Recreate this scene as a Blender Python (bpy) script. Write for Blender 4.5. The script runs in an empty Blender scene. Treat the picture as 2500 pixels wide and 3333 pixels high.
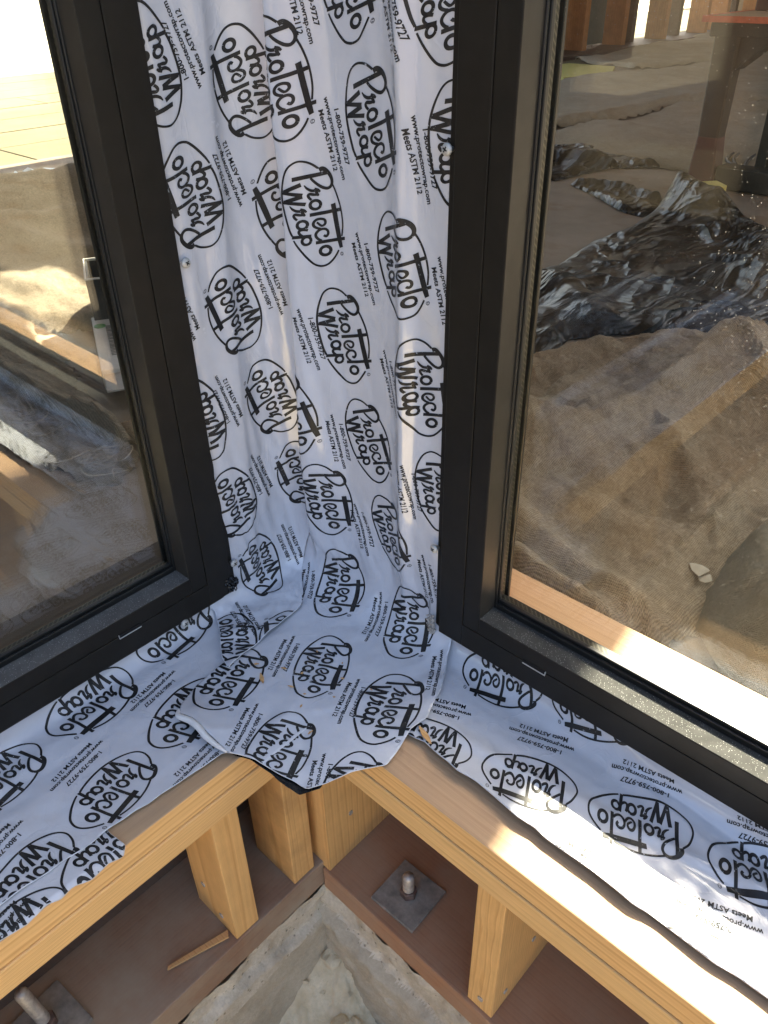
import bpy, bmesh, math, random
import numpy as np
from mathutils import Vector, Matrix
SC = bpy.context.scene
COL = SC.collection
R = math.radians
# World axes: X = u (along the right wall, away from the corner), Y = -v (v runs along the left wall), Z up.
# Z = 0 is the top of the two sill plates; the camera hangs 0.76 m above it, outside the corner.
def W(u, v, z): return (u, -v, z)
# ---------------- camera ----------------
cam = bpy.data.cameras.new('camera'); camo = bpy.data.objects.new('camera', cam); COL.objects.link(camo)
cam.sensor_fit = 'VERTICAL'; cam.sensor_height = 36.0; cam.sensor_width = 27.0
cam.lens = 27.8084
cam.clip_start = .02; cam.clip_end = 400
camo.matrix_world = Matrix([[0.73081, -0.380192, 0.566895, 0], [0.682422, 0.424874, -0.594796, 0], [-0.014722, 0.821545, 0.569954, 0.76], [0, 0, 0, 1]])
SC.camera = camo
# ---------------- sky, sun, exposure ----------------
world = bpy.data.worlds.new('World'); SC.world = world; world.use_nodes = True
wn = world.node_tree
sky = wn.nodes.new('ShaderNodeTexSky'); sky.sky_type = 'NISHITA'; sky.sun_disc = False
sky.sun_elevation = R(45); sky.sun_rotation = R(-5.7)
sky.air_density = 1.0; sky.dust_density = 4.0; sky.ozone_density = .6
wn.links.new(sky.outputs[0], wn.nodes['Background'].inputs[0]); wn.nodes['Background'].inputs[1].default_value = .085
sun = bpy.data.lights.new('sun', 'SUN'); suno = bpy.data.objects.new('sun', sun); COL.objects.link(suno)
sun.energy = 5.0; sun.angle = R(.53); sun.color = (1, .90, .74)
suno.rotation_euler = Vector((.10, -1.0, -1.0)).to_track_quat('-Z', 'Y').to_euler()
suno.location = (0, 6, 8)
SC.view_settings.view_transform = 'Standard'; SC.view_settings.look = 'None'
SC.view_settings.exposure = 2.7; SC.view_settings.gamma = 1
SC.render.engine = 'CYCLES'
SC.cycles.max_bounces = 10; SC.cycles.transparent_max_bounces = 16; SC.cycles.diffuse_bounces = 5
SC.cycles.use_denoising = True
SC.cycles.sample_clamp_indirect = 6
# ---------------- naming helpers ----------------
def tag(o, label=None, cat=None, group=None, kind=None):
    if label: o['label'] = label
    if cat: o['category'] = cat
    if group: o['group'] = group
    if kind: o['kind'] = kind
    return o
def empty(name, loc=(0, 0, 0)):
    o = bpy.data.objects.new(name, None); COL.objects.link(o); o.location = loc; o.empty_display_size = .05
    return o
def link(name, me, mat, parent=None, smooth=False):
    o = bpy.data.objects.new(name, me); COL.objects.link(o)
    for m in (mat if isinstance(mat, (list, tuple)) else [mat]): me.materials.append(m)
    if smooth: me.polygons.foreach_set('use_smooth', [True] * len(me.polygons))
    if parent is not None:
        o.parent = parent; o.matrix_parent_inverse = Matrix.Translation(-Vector(parent.location))
    return o
def mesh(name, v, f):
    me = bpy.data.meshes.new(name); me.from_pydata([tuple(map(float, p)) for p in v], [], [tuple(map(int, q)) for q in f]); me.update(); return me
def bm_mesh(name, bm):
    bmesh.ops.recalc_face_normals(bm, faces=bm.faces); me = bpy.data.meshes.new(name); bm.to_mesh(me); bm.free(); return me
def bx(bm, u0, u1, v0, v1, z0, z1, bev=0):
    u0, u1 = min(u0, u1), max(u0, u1); v0, v1 = min(v0, v1), max(v0, v1)
    r = bmesh.ops.create_cube(bm, size=1)
    for q in r['verts']:
        q.co = Vector(((u0 + u1) / 2 + q.co.x * (u1 - u0), -(v0 + v1) / 2 + q.co.y * (v1 - v0), (z0 + z1) / 2 + q.co.z * (z1 - z0)))
    if bev:
        es = list({e for q in r['verts'] for e in q.link_edges})
        bmesh.ops.bevel(bm, geom=es, offset=bev, segments=2, affect='EDGES', profile=.5)
def tube(bm, pts, rad, n=8, caps=True):
    pts = [Vector(p) for p in pts]; rings = []
    for i, p in enumerate(pts):
        t = (pts[min(i + 1, len(pts) - 1)] - pts[max(i - 1, 0)]).normalized()
        a = t.orthogonal().normalized() if i == 0 else (a0 - t * a0.dot(t)).normalized()
        a0 = a; b = t.cross(a); rr = rad[i] if isinstance(rad, (list, tuple)) else rad
        rings.append([bm.verts.new(p + (a * math.cos(2 * math.pi * k / n) + b * math.sin(2 * math.pi * k / n)) * rr) for k in range(n)])
    for A_, B_ in zip(rings, rings[1:]):
        for k in range(n): bm.faces.new((A_[k], A_[(k + 1) % n], B_[(k + 1) % n], B_[k]))
    if caps:
        bm.faces.new(rings[0][::-1]); bm.faces.new(rings[-1])
def crom(pts, n=6):
    P = [Vector(p) for p in pts]; out = []
    for i in range(len(P) - 1):
        p0, p1, p2, p3 = P[max(i - 1, 0)], P[i], P[i + 1], P[min(i + 2, len(P) - 1)]
        for k in range(n):
            t = k / n
            out.append(.5 * ((2 * p1) + (p2 - p0) * t + (2 * p0 - 5 * p1 + 4 * p2 - p3) * t * t + (3 * p1 - p0 - 3 * p2 + p3) * t ** 3))
    out.append(P[-1]); return out
# ---------------- material helpers ----------------
class NT:
    def __init__(s, name, rough=.5, spec=.5, metal=0):
        s.m = bpy.data.materials.new(name); s.m.use_nodes = True; s.t = s.m.node_tree; s.N = s.t.nodes; s.L = s.t.links
        s.b = s.N['Principled BSDF']; s.out = s.N['Material Output']
        s.b.inputs['Roughness'].default_value = rough; s.b.inputs['Specular IOR Level'].default_value = spec; s.b.inputs['Metallic'].default_value = metal
        s.tc = s.N.new('ShaderNodeTexCoord')
    def put(s, sock, v):
        if hasattr(v, 'is_output') or isinstance(v, bpy.types.NodeSocket): s.L.new(v, sock)
        else: sock.default_value = v
    def mapping(s, scale=(1, 1, 1), loc=(0, 0, 0), rot=(0, 0, 0), src=None):
        n = s.N.new('ShaderNodeMapping'); s.L.new(src or s.tc.outputs['Object'], n.inputs[0])
        n.inputs['Scale'].default_value = scale; n.inputs['Location'].default_value = loc; n.inputs['Rotation'].default_value = rot
        return n.outputs[0]
    def noise(s, vec, scale, detail=4, rough=.55, dist=0, out=0):
        n = s.N.new('ShaderNodeTexNoise'); s.L.new(vec, n.inputs['Vector']); n.inputs['Scale'].default_value = scale
        n.inputs['Detail'].default_value = detail; n.inputs['Roughness'].default_value = rough; n.inputs['Distortion'].default_value = dist
        return n.outputs[out]
    def vor(s, vec, scale, out='Distance', feat='F1'):
        n = s.N.new('ShaderNodeTexVoronoi'); n.feature = feat; s.L.new(vec, n.inputs['Vector']); n.inputs['Scale'].default_value = scale
        return n.outputs[out]
    def wave(s, vec, scale, dist=2, detail=2, kind='RINGS', d='X', dscale=1.0, prof='SAW'):
        n = s.N.new('ShaderNodeTexWave'); n.wave_type = kind; n.wave_profile = prof
        if kind == 'RINGS': n.rings_direction = d
        else: n.bands_direction = d
        s.L.new(vec, n.inputs['Vector']); n.inputs['Scale'].default_value = scale; n.inputs['Distortion'].default_value = dist
        n.inputs['Detail'].default_value = detail; n.inputs['Detail Scale'].default_value = dscale
        return n.outputs['Fac']
    def ramp(s, fac, stops, interp='LINEAR'):
        n = s.N.new('ShaderNodeValToRGB'); s.L.new(fac, n.inputs[0]); cr = n.color_ramp; cr.interpolation = interp
        while len(cr.elements) < len(stops): cr.elements.new(.5)
        for e, (p, c) in zip(cr.elements, stops):
            e.position = p; e.color = (c, c, c, 1) if isinstance(c, (int, float)) else (*c, 1)
        return n.outputs[0]
    def mix(s, fac, a, b, mode='MIX'):
        n = s.N.new('ShaderNodeMix'); n.data_type = 'RGBA'; n.blend_type = mode; s.put(n.inputs[0], fac)
        for i, q in ((6, a), (7, b)): s.put(n.inputs[i], (*q, 1) if isinstance(q, tuple) and len(q) == 3 else q)
        return n.outputs[2]
    def math(s, op, a, b=0.0, c=0.0):
        n = s.N.new('ShaderNodeMath'); n.operation = op
        for i, q in ((0, a), (1, b), (2, c)): s.put(n.inputs[i], q)
        return n.outputs[0]
    def bump(s, h, strength=.3, dist=.002, prev=None):
        n = s.N.new('ShaderNodeBump'); n.inputs['Strength'].default_value = strength; n.inputs['Distance'].default_value = dist
        s.L.new(h, n.inputs['Height'])
        if prev is not None: s.L.new(prev, n.inputs['Normal'])
        return n.outputs[0]
    def col(s, v): s.put(s.b.inputs['Base Color'], (*v, 1) if isinstance(v, tuple) and len(v) == 3 else v); return s
    def nor(s, v): s.L.new(v, s.b.inputs['Normal']); return s
    def rgh(s, v): s.put(s.b.inputs['Roughness'], v); return s
def AX(axis, along, across):
    return tuple(along if c == axis else across for c in 'XYZ')
def wood(name, light, dark, axis='X', ring=42, seed=0, rough=.62, dirt=None, dirtamt=.5, dist=2.2, fibre=.35, knots=False, pos=(.35, .62, .85)):
    n = NT(name, rough, .35)
    off = [(.37, .11, .23), (.05, .41, .17), (.29, .19, .47), (.13, .33, .05)][seed % 4]
    off = tuple(o + seed * .031 for o in off)
    p = n.mapping(AX(axis, .10, 1), off)
    warp = n.noise(n.mapping(AX(axis, .7, 5), off), 2.0, 3)
    w = n.wave(p, ring, dist, 2, 'RINGS', axis, 1.2)
    g = n.ramp(w, [(0, light), (pos[0], tuple(.55 * a + .45 * b for a, b in zip(light, dark))), (pos[1], tuple(.8 * a + .2 * b for a, b in zip(light, dark))), (pos[2], dark), (1, light)])
    fib = n.noise(n.mapping(AX(axis, .025, 1), off), 900, 2)
    c = n.mix(fibre, g, n.mix(n.ramp(fib, [(.3, 0), (.7, 1)]), tuple(.72 * x for x in light), tuple(min(1, 1.12 * x) for x in light)), 'MULTIPLY' if False else 'MIX')
    c = n.mix(n.ramp(warp, [(.35, 0), (.75, .45)]), c, tuple(a * .45 + b * .55 for a, b in zip(light, dark)))
    if knots:
        k = n.vor(n.mapping(AX(axis, 3, 9), off), 1.6)
        c = n.mix(n.ramp(k, [(.05, .9), (.10, .25), (.17, 0)]), c, (.16, .06, .02))
    if dirt:
        dn = n.noise(n.mapping((1, 1, 1), off), 9, 6, .65)
        c = n.mix(n.ramp(dn, [(.45 - .2 * dirtamt, 0), (.72, dirtamt)]), c, dirt)
    n.col(c)
    n.nor(n.bump(fib, .22, .0012, n.bump(w, .15, .001)))
    return n.m
def plain(name, c, rough=.5, metal=0, spec=.5, var=.15, vs=30, bump=0, bs=200):
    n = NT(name, rough, spec, metal)
    q = n.noise(n.tc.outputs['Object'], vs, 5, .6)
    n.col(n.mix(n.ramp(q, [(.3, 0), (.7, 1)]), tuple(x * (1 - var) for x in c), tuple(min(1, x * (1 + var)) for x in c)))
    if bump: n.nor(n.bump(n.noise(n.tc.outputs['Object'], bs, 4), bump, .002))
    return n.m
# ---------------- materials ----------------
FIR = (.88, .56, .235); FIRD = (.55, .26, .07)
m_fir_x = wood('fir_along_x', FIR, FIRD, 'X', 60, 0)
m_fir_y = wood('fir_along_y', FIR, FIRD, 'Y', 52, 1)
m_fir_y2 = wood('fir_along_y_lower', (.88, .58, .25), FIRD, 'Y', 60, 6)
m_fir_x2 = wood('fir_along_x_lower', (.84, .55, .235), (.58, .32, .11), 'X', 70, 7, fibre=.5)
m_fir_top = wood('weathered_fir_along_x', (.60, .39, .225), (.46, .27, .135), 'X', 26, 2, dirt=(.44, .29, .185), dirtamt=.5)
m_fir_z = [wood('fir_upright_%s' % w, (.87, .54, .21), (.58, .28, .08), 'Z', rg, s, dirt=(.20, .10, .04), dirtamt=d, dist=5, knots=k)
           for w, rg, s, d, k in (('plain', 26, 3, .30, True), ('rough', 30, 4, .6, True), ('clear', 18, 5, .2, True), ('ribbed', 70, 8, .2, False))]
m_orange_z = wood('orange_stud', (.58, .27, .10), (.40, .16, .05), 'Z', 20, 9, dirt=(.15, .07, .03), dirtamt=.4)
m_tread_x = wood('treated_red_x', (.41, .20, .10), (.27, .125, .065), 'X', 30, 10, .6, dirt=(.41, .29, .19), dirtamt=.8)
m_tread_y = wood('treated_red_y', (.30, .165, .095), (.20, .105, .06), 'Y', 30, 11, .6, dirt=(.36, .30, .215), dirtamt=.95)
m_innerp = wood('dark_brown_plank', (.15, .105, .062), (.10, .068, .04), 'Y', 24, 15, .7)
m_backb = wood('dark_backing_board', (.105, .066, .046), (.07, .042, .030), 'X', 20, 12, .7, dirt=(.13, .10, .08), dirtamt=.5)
def make_film(name, base, rough):
    n = NT(name, rough, .75)
    q = n.noise(n.tc.outputs['Object'], 34, 5, .62); fine = n.noise(n.tc.outputs['Object'], 420, 2)
    dirt = n.noise(n.mapping((1, 1, 1), (.3, .1, .7)), 14, 7, .7)
    c = n.mix(n.ramp(q, [(.3, 0), (.75, 1)]), base, tuple(x * .93 for x in base))
    c = n.mix(n.ramp(dirt, [(.60, 0), (.80, .30)]), c, (.50, .46, .40))
    n.col(c); n.rgh(n.ramp(q, [(.25, rough - .05), (.8, rough + .12)]))
    rg = n.math('ABSOLUTE', n.math('SUBTRACT', n.noise(n.mapping((1, 1, .5), (.2, .8, .1)), 17, 4, .55, .8), .5))
    crease = n.math('MULTIPLY', n.ramp(rg, [(0, 1), (.035, 0)]), n.ramp(n.noise(n.mapping((1, 1, 1), (.9, .3, .5)), 9, 2), [(.45, 0), (.65, 1)]))
    n.nor(n.bump(crease, .22, .0012, n.bump(n.noise(n.mapping((1, 1, .25)), 13, 2, .45), .30, .0040)))
    n.b.inputs['Coat Weight'].default_value = .9; n.b.inputs['Coat Roughness'].default_value = .10
    return n.m
m_film = make_film('silver_white_film', (.615, .63, .675), .18)
def make_ink():
    n = NT('black_ink', .42, .3)
    q = n.noise(n.tc.outputs['Object'], 260, 4, .7); big = n.noise(n.mapping((1, 1, 1), (.7, .2, .4)), 16, 3)
    # worn print: pin-holes and rubbed streaks where the film shows
    hole = n.math('MULTIPLY', n.ramp(q, [(.63, 0), (.67, 1)]), n.ramp(big, [(.46, 0), (.62, 1)]))
    n.col(n.mix(hole, n.mix(n.ramp(big, [(.3, 0), (.7, 1)]), (.010, .010, .011), (.026, .025, .023)), (.52, .53, .55)))
    n.b.inputs['Coat Weight'].default_value = .22; n.b.inputs['Coat Roughness'].default_value = .16
    n.nor(n.bump(n.noise(n.mapping((1, 1, .25)), 13, 2, .45), .30, .0040))
    return n.m
m_ink = make_ink()
m_adh = plain('black_butyl_adhesive', (.008, .008, .008), .22, var=.2, bump=.2, bs=300)
m_rim = plain('white_film_edge', (.72, .71, .69), .5, var=.08)
def make_bronze(name, c, rough, dusty=0.0, sc=900):
    n = NT(name, rough, .25)
    v = n.tc.outputs['Object']
    base = n.mix(n.ramp(n.noise(v, 40, 4), [(.3, 0), (.7, 1)]), tuple(x * .85 for x in c), tuple(x * 1.15 for x in c))
    fine = n.noise(v, 1500, 2)
    if dusty:
        d1 = n.vor(v, sc); rnd = n.vor(v, sc, 'Color')
        k = n.math('MULTIPLY', n.ramp(d1, [(.22, 1), (.34, 0)]), n.ramp(rnd, [(.70, 0), (.74, 1)]))
        d2 = n.vor(n.mapping((1, 1, 1), (.5, .5, .5)), sc * .45); rnd2 = n.vor(n.mapping((1, 1, 1), (.5, .5, .5)), sc * .45, 'Color')
        k2 = n.math('MULTIPLY', n.ramp(d2, [(.14, 1), (.2, 0)]), n.ramp(rnd2, [(.88, 0), (.9, 1)]))
        film = n.ramp(n.noise(v, 60, 5), [(.3, .05 * dusty), (.7, .16 * dusty)])
        base = n.mix(film, base, (.30, .29, .27))
        base = n.mix(n.math('MULTIPLY', n.math('MAXIMUM', k, k2), min(1, dusty)), base, (.62, .61, .58))
    n.col(base); n.nor(n.bump(fine, .06, .0005))
    return n.m
m_bronze = make_bronze('dark_bronze_aluminium', (.016, .0138, .0105), .42)
m_bronze_in = make_bronze('bronze_reveal', (.034, .030, .024), .36)
m_ledge = make_bronze('dusty_bronze_ledge', (.030, .031, .028), .85, .6); m_ledge_l = make_bronze('dustier_bronze_ledge', (.06, .059, .056), .55, 1.8)
m_rubber = plain('black_rubber_gasket', (.010, .011, .011), .35, var=.2)
m_lip = plain('slot_edge_highlight', (.50, .49, .46), .5, .1)  # light colour paints the bright highlight along the weep slot edge
m_slot = plain('weep_slot_black', (.003, .003, .003), .8)
def make_spacer():
    n = NT('perforated_spacer', .38, .5, .6)
    v = n.mapping((1, 1, 1)); sep = n.N.new('ShaderNodeSeparateXYZ'); n.L.new(v, sep.inputs[0])
    run = n.math('ADD', sep.outputs[0], n.math('ADD', sep.outputs[1], sep.outputs[2]))
    fr = n.math('ABSOLUTE', n.math('SUBTRACT', n.math('FRACT', n.math('MULTIPLY', run, 150.0)), .5))
    n.col(n.mix(n.ramp(fr, [(.30, 0), (.36, 1)]), (.035, .034, .028), (.095, .09, .07)))
    return n.m
m_spacer = make_spacer()
def make_glass(name, dust, f0=.027):
    n = NT(name)
    n.N.remove(n.b)
    tr = n.N.new('ShaderNodeBsdfTransparent'); tr.inputs[0].default_value = (.985, .992, .978, 1)
    gl = n.N.new('ShaderNodeBsdfGlossy'); gl.inputs['Roughness'].default_value = .0; gl.inputs[0].default_value = (1, 1, 1, 1)
    lw = n.N.new('ShaderNodeLayerWeight'); fr = n.math('MULTIPLY_ADD', n.math('POWER', lw.outputs['Facing'], 5.0), .9, f0)
    mx = n.N.new('ShaderNodeMixShader'); n.L.new(fr, mx.inputs[0]); n.L.new(tr.outputs[0], mx.inputs[1]); n.L.new(gl.outputs[0], mx.inputs[2])
    last = mx.outputs[0]
    if dust:
        v = n.tc.outputs['Object']
        def dots(sc, keep, r, off):
            p = n.mapping((1, 1, 1), off)
            return n.math('MULTIPLY', n.ramp(n.vor(p, sc), [(r, 1), (r * 1.5, 0)]), n.ramp(n.vor(p, sc, 'Color'), [(keep, 0), (keep + .02, 1)]))
        patch = n.ramp(n.noise(n.mapping((1, 1, 1), (.2, .6, .1)), 3.4, 3), [(.36, .15), (.62, 1)])
        k = n.math('MAXIMUM', n.math('MULTIPLY', dots(520, .85, .125, (0, 0, 0)), patch), dots(150, .985, .055, (.3, .3, .3)))
        k = n.math('MAXIMUM', n.math('MULTIPLY', k, dust), n.math('MULTIPLY', n.ramp(n.noise(n.mapping((1, 1, 1)), 7, 5), [(.4, .0), (.8, .005)]), dust))
        df = n.N.new('ShaderNodeBsdfDiffuse'); df.inputs[0].default_value = (.80, .78, .72, 1)
        tl = n.N.new('ShaderNodeBsdfTranslucent'); tl.inputs[0].default_value = (.80, .78, .72, 1)
        ad = n.N.new('ShaderNodeMixShader'); ad.inputs[0].default_value = .5; n.L.new(df.outputs[0], ad.inputs[1]); n.L.new(tl.outputs[0], ad.inputs[2])
        m2 = n.N.new('ShaderNodeMixShader'); n.L.new(k, m2.inputs[0]); n.L.new(last, m2.inputs[1]); n.L.new(ad.outputs[0], m2.inputs[2]); last = m2.outputs[0]
    n.L.new(last, n.out.inputs[0])
    return n.m
m_glass = make_glass('window_glass', 0); m_glass_in_l = make_glass('coated_inner_glass', 0, .06); m_glass_d = make_glass('window_glass_dusty', .62); m_glass_l = make_glass('window_glass_faint_dust', .12, .06)
def make_concrete(name, c1, c2, sc=14, bump=.6, pits=True, c3=None):
    n = NT(name, .88, .25)
    v = n.tc.outputs['Object']
    q = n.noise(v, sc, 8, .66); f = n.noise(v, 240, 5, .6)
    c = n.mix(n.ramp(q, [(.32, 0), (.68, 1)]), c1, c2)
    c = n.mix(n.ramp(f, [(.35, .0), (.75, .35)]), c, tuple(x * .6 for x in c1))
    h = n.math('ADD', n.math('MULTIPLY', q, 1.0), n.math('MULTIPLY', f, .25))
    if pits:
        p = n.vor(v, 85); c = n.mix(n.ramp(p, [(.10, .65), (.2, 0)]), c, tuple(x * .35 for x in c1)); h = n.math('ADD', h, n.math('MULTIPLY', n.ramp(p, [(.05, 0), (.25, 1)]), .3))
    if c3: c = n.mix(n.ramp(n.noise(n.mapping((1, 1, 1), (.4, .9, .2)), 5, 4), [(.52, 0), (.68, .8)]), c, c3)
    n.col(c); n.nor(n.bump(h, bump, .006))
    return n.m
m_stem = make_concrete('foundation_concrete', (.46, .39, .28), (.70, .62, .48), 20)
m_rubble = make_concrete('concrete_rubble', (.58, .46, .28), (.78, .66, .46), 30, .8, False, c3=(.38, .27, .17))
m_slab = make_concrete('interior_slab', (.22, .18, .13), (.31, .265, .205), 3.5, .15, False, (.20, .14, .085))
m_ground = make_concrete('trampled_ground', (.13, .105, .07), (.20, .165, .115), 2.0, .4, False)
m_fir_top_y = wood('weathered_fir_along_y', (.56, .37, .21), (.42, .26, .14), 'Y', 24, 8, dirt=(.40, .29, .20), dirtamt=.5)
m_deck = make_concrete('sunlit_subfloor', (.15, .132, .072), (.20, .18, .105), 1.6, .1, False)
m_pad = make_concrete('pale_bounce_pad', (.56, .48, .36), (.68, .60, .47), 2.0, .3, False)
m_stem2 = make_concrete('smooth_form_concrete', (.40, .335, .235), (.56, .485, .36), 14, .4, False)
m_pave = make_concrete('sunlit_boards', (.56, .50, .36), (.66, .60, .45), 2.5, .1, False)
def make_burlap(name, c1, c2, sc=1.0, weave=.55, rust=None):
    n = NT(name, .95, .1)
    v = n.tc.outputs['Object']
    w1 = n.wave(n.mapping((1, .15, 1), (0, 0, 0), (0, 0, .35)), 95 * sc, 3.5, 2, 'BANDS', 'X', 3, 'SIN'); w2 = n.wave(n.mapping((.15, 1, 1), (0, 0, 0), (0, 0, .35)), 110 * sc, 3.5, 2, 'BANDS', 'Y', 3, 'SIN')
    wv = n.math('MULTIPLY', n.math('ADD', w1, w2), .5)
    q = n.noise(v, 3.2, 6, .65); f = n.noise(v, 120, 4, .7); st = n.noise(n.mapping((.2, 1, 1), (0, 0, 0), (0, 0, -.55)), 60, 4, .7)
    c = n.mix(n.ramp(q, [(.3, 0), (.7, 1)]), c1, c2)
    if rust: c = n.mix(n.ramp(n.noise(n.mapping((1, 1, 1), (.7, .1, .3)), 1.6, 4), [(.46, 0), (.66, .8)]), c, rust)
    c = n.mix(n.ramp(wv, [(.2, weave), (.7, 0)]), c, tuple(x * .42 for x in c1))
    c = n.mix(n.ramp(f, [(.4, 0), (.75, .30)]), c, tuple(min(1, x * 1.5) for x in c2))
    c = n.mix(n.ramp(st, [(.5, 0), (.8, .35)]), c, tuple(x * .55 for x in c1))
    n.col(c); n.nor(n.bump(wv, .8, .004, n.bump(n.noise(v, 26, 7, .78), 1.0, .022)))
    return n.m
m_burlap = make_burlap('brown_burlap', (.40, .32, .215), (.62, .53, .39), 1, .8, (.42, .28, .15))
m_burlap_far = make_burlap('far_burlap', (.38, .32, .225), (.52, .45, .335), .6, .45)
m_burlap_l = make_burlap('left_burlap', (.31, .255, .175), (.50, .43, .315), .8, .55)
m_felt = make_burlap('grey_felt', (.21, .195, .15), (.33, .31, .245), 1.2, .15)
def make_plastic(name, c, rough):
    n = NT(name, rough, .32)
    v = n.tc.outputs['Object']
    st = n.noise(n.mapping((1, .35, 1), (0, 0, 0), (0, 0, .6)), 16, 6, .7, 1.5)
    n.col(n.mix(n.ramp(n.noise(v, 3, 4), [(.35, 0), (.7, 1)]), c, tuple(x * 1.7 + .003 for x in c)))
    n.rgh(n.ramp(n.noise(v, 5, 4), [(.3, rough), (.75, rough + .15)]))
    def cr(sc, k): return n.math('POWER', n.math('SUBTRACT', 1.0, n.math('MINIMUM', 1.0, n.math('MULTIPLY', 4.0, n.math('ABSOLUTE', n.math('SUBTRACT', n.noise(n.mapping((1, .4, 1), (k, .2, .1), (0, 0, .6)), sc, 3, .5, .6), .5))))), 3.0)
    n.nor(n.bump(cr(3.2, .1), .9, .06, n.bump(cr(8, .7), .5, .022, n.bump(st, .3, .015))))
    return n.m
m_bplastic = make_plastic('black_poly_sheet', (.004, .004, .0037), .27)
m_wplastic = make_plastic('white_poly_sheet', (.52, .60, .62), .3)
m_ply = wood('table_plywood', (.34, .25, .15), (.27, .19, .11), 'X', 8, 13, .7)
m_dkplastic = plain('dark_grey_plastic', (.013, .015, .013), .6, var=.2)
m_red = plain('dark_red_plastic', (.055, .012, .013), .5, var=.2)
m_redtrim = plain('red_edge_paint', (.50, .12, .06), .5, var=.2)
m_yellow = plain('yellow_foam_board', (.52, .46, .13), .7, var=.12)
m_rubcable = plain('black_cable_rubber', (.012, .012, .012), .5)
m_steel = plain('dull_galvanised_steel', (.255, .23, .19), .65, .0, .4, .35, 60, .2)
m_bolt = plain('zinc_bolt', (.50, .47, .42), .45, .35, .5, .3, 120, .3, 500)
m_rust = plain('rusty_nut', (.17, .12, .10), .6, .5, .4, .4, 150)
m_screw = plain('zinc_screw', (.52, .51, .47), .45, .25, .5, .12, 300)
m_dark = plain('screw_recess', (.02, .02, .018), .7)
m_carton = plain('white_carton', (.58, .57, .52), .6, var=.06)
m_carton_in = plain('grey_carton_flap', (.36, .35, .32), .7, var=.08)
m_green = plain('green_sticker', (.10, .30, .09), .6)
m_print = plain('grey_label_print', (.16, .16, .15), .7)
m_string = plain('pale_twine', (.40, .34, .25), .95)
m_chip = wood('fresh_wood_chip', (.66, .40, .17), (.50, .24, .08), 'X', 50, 14)
m_flake = plain('pale_plaster_flake', (.38, .36, .29), .8)
m_rooft = plain('roof_sheathing', (.30, .21, .13), .8)
m_wallp = plain('wall_sheathing', (.36, .26, .16), .8)
m_wallrap = plain('pale_housewrap', (.62, .62, .60), .6)
# ---- parametric tape sheets: (a, b) in metres on the sheet -> (u, v, z); world = (u, -v, z)
def sstep(e0, e1, x):
    t = np.clip((np.asarray(x, float) - e0) / (e1 - e0), 0, 1)
    return t * t * (3 - 2 * t)
def _h(i, j, s):
    n = np.sin(i * 127.1 + j * 311.7 + s * 74.7) * 43758.5453
    return n - np.floor(n)
def vnoise(x, y, s=0):
    x = np.asarray(x, float); y = np.asarray(y, float)
    i = np.floor(x); j = np.floor(y); f = x - i; g = y - j
    f = f * f * f * (f * (f * 6 - 15) + 10); g = g * g * g * (g * (g * 6 - 15) + 10)
    a = _h(i, j, s); b = _h(i + 1, j, s); c = _h(i, j + 1, s); d = _h(i + 1, j + 1, s)
    return (a + (b - a) * f + (c - a) * g + (a - b - c + d) * f * g) * 2 - 1
def fbm(x, y, s=0, o=3):
    r = 0; k = 1.0; q = 1.0
    for n in range(o):
        r = r + k * vnoise(x * q, y * q, s + n * 17); k *= .5; q *= 2.03
    return r
def pinterp(x, xs, ys, w=.006):
    x = np.asarray(x, float)
    return sum(np.interp(x + d * w, xs, ys) for d in (-1, -.6, -.25, 0, .25, .6, 1)) / 7
def fillet(b, r, zs):
    """distance out from the wall and height along a sheet that comes down a wall and turns out onto a sill"""
    b = np.asarray(b, float); L = r * np.pi / 2
    t = np.clip(-b / r, 0, np.pi / 2)
    w = np.where(b >= 0, 0, r * (1 - np.cos(t))) + np.where(b < -L, -b - L, 0)
    z = np.where(b >= 0, zs + r + b, zs + r * (1 - np.sin(t)))
    return w, z
def ridge(p, q, c, wl, wr):
    d = p - c
    return np.exp(-(d / np.where(d < 0, wl, wr)) ** 2)
def b_of(w, r):
    return -(w - r) - r * np.pi / 2
RA, PA, ZA = .050, -.606, .0075
def S_A(a, b):
    a = np.asarray(a, float); b = np.asarray(b, float)
    dv = pinterp(a, [-.74, -.716, -.708, -.695, -.675, -.645, -.60, -.572, -.553, -.540, -.528, -.505, -.489, -.465],
                    [.006, .012, .0225, .0190, .008, -.001, -.004, -.003, .004, .0130, .001, -.002, -.003, -.02], .0042)
    w, z = fillet(b, RA, ZA)
    wall = sstep(-.06, .03, b)
    dv = dv * (.25 + .75 * sstep(-.05, .12, b))
    wr = .0022 * fbm(a / .05 + .35 * b / .05, b / .30, 3) * wall + .0018 * fbm(a / .10, b / .55, 5, 2) * wall
    low = np.exp(-((b - .03) / .10) ** 2)
    wr = wr + low * .0034 * fbm((a + .45 * b) / .030, (b - .35 * a) / .11, 8)
    v = PA + w + dv + wr * wall
    fl = 1 - wall
    z = z + fl * (.0016 * fbm(a / .045, b / .06, 11) + .0012 * ridge(a + .25 * b, 0, -.60, .01, .006) + .0010 * ridge(a - .6 * b, 0, -.385, .012, .005))
    z = z + fl * .0014 + low * fl * .002 * fbm(a / .02, b / .06, 21)
    # over the open corner of the two plates the flap sags; its left tip curls up
    d = np.minimum(a + .5377, v + .4156)
    z = z - fl * np.where(d > 0, .9 * d * d + .10 * d, 0)
    tip = np.exp(-((a + .615) / .05) ** 2) * sstep(-.345, -.298, v)
    z = z + fl * .013 * tip
    z = z + fl * .006 * sstep(-.470, -.405, a) * sstep(-.44, -.48, v)
    return a + .0 * b, v, z
_pu = np.array([-.764, -.762, -.757, -.7535, -.752, -.7505, -.746, -.735, -.718, -.70, -.68])
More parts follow.
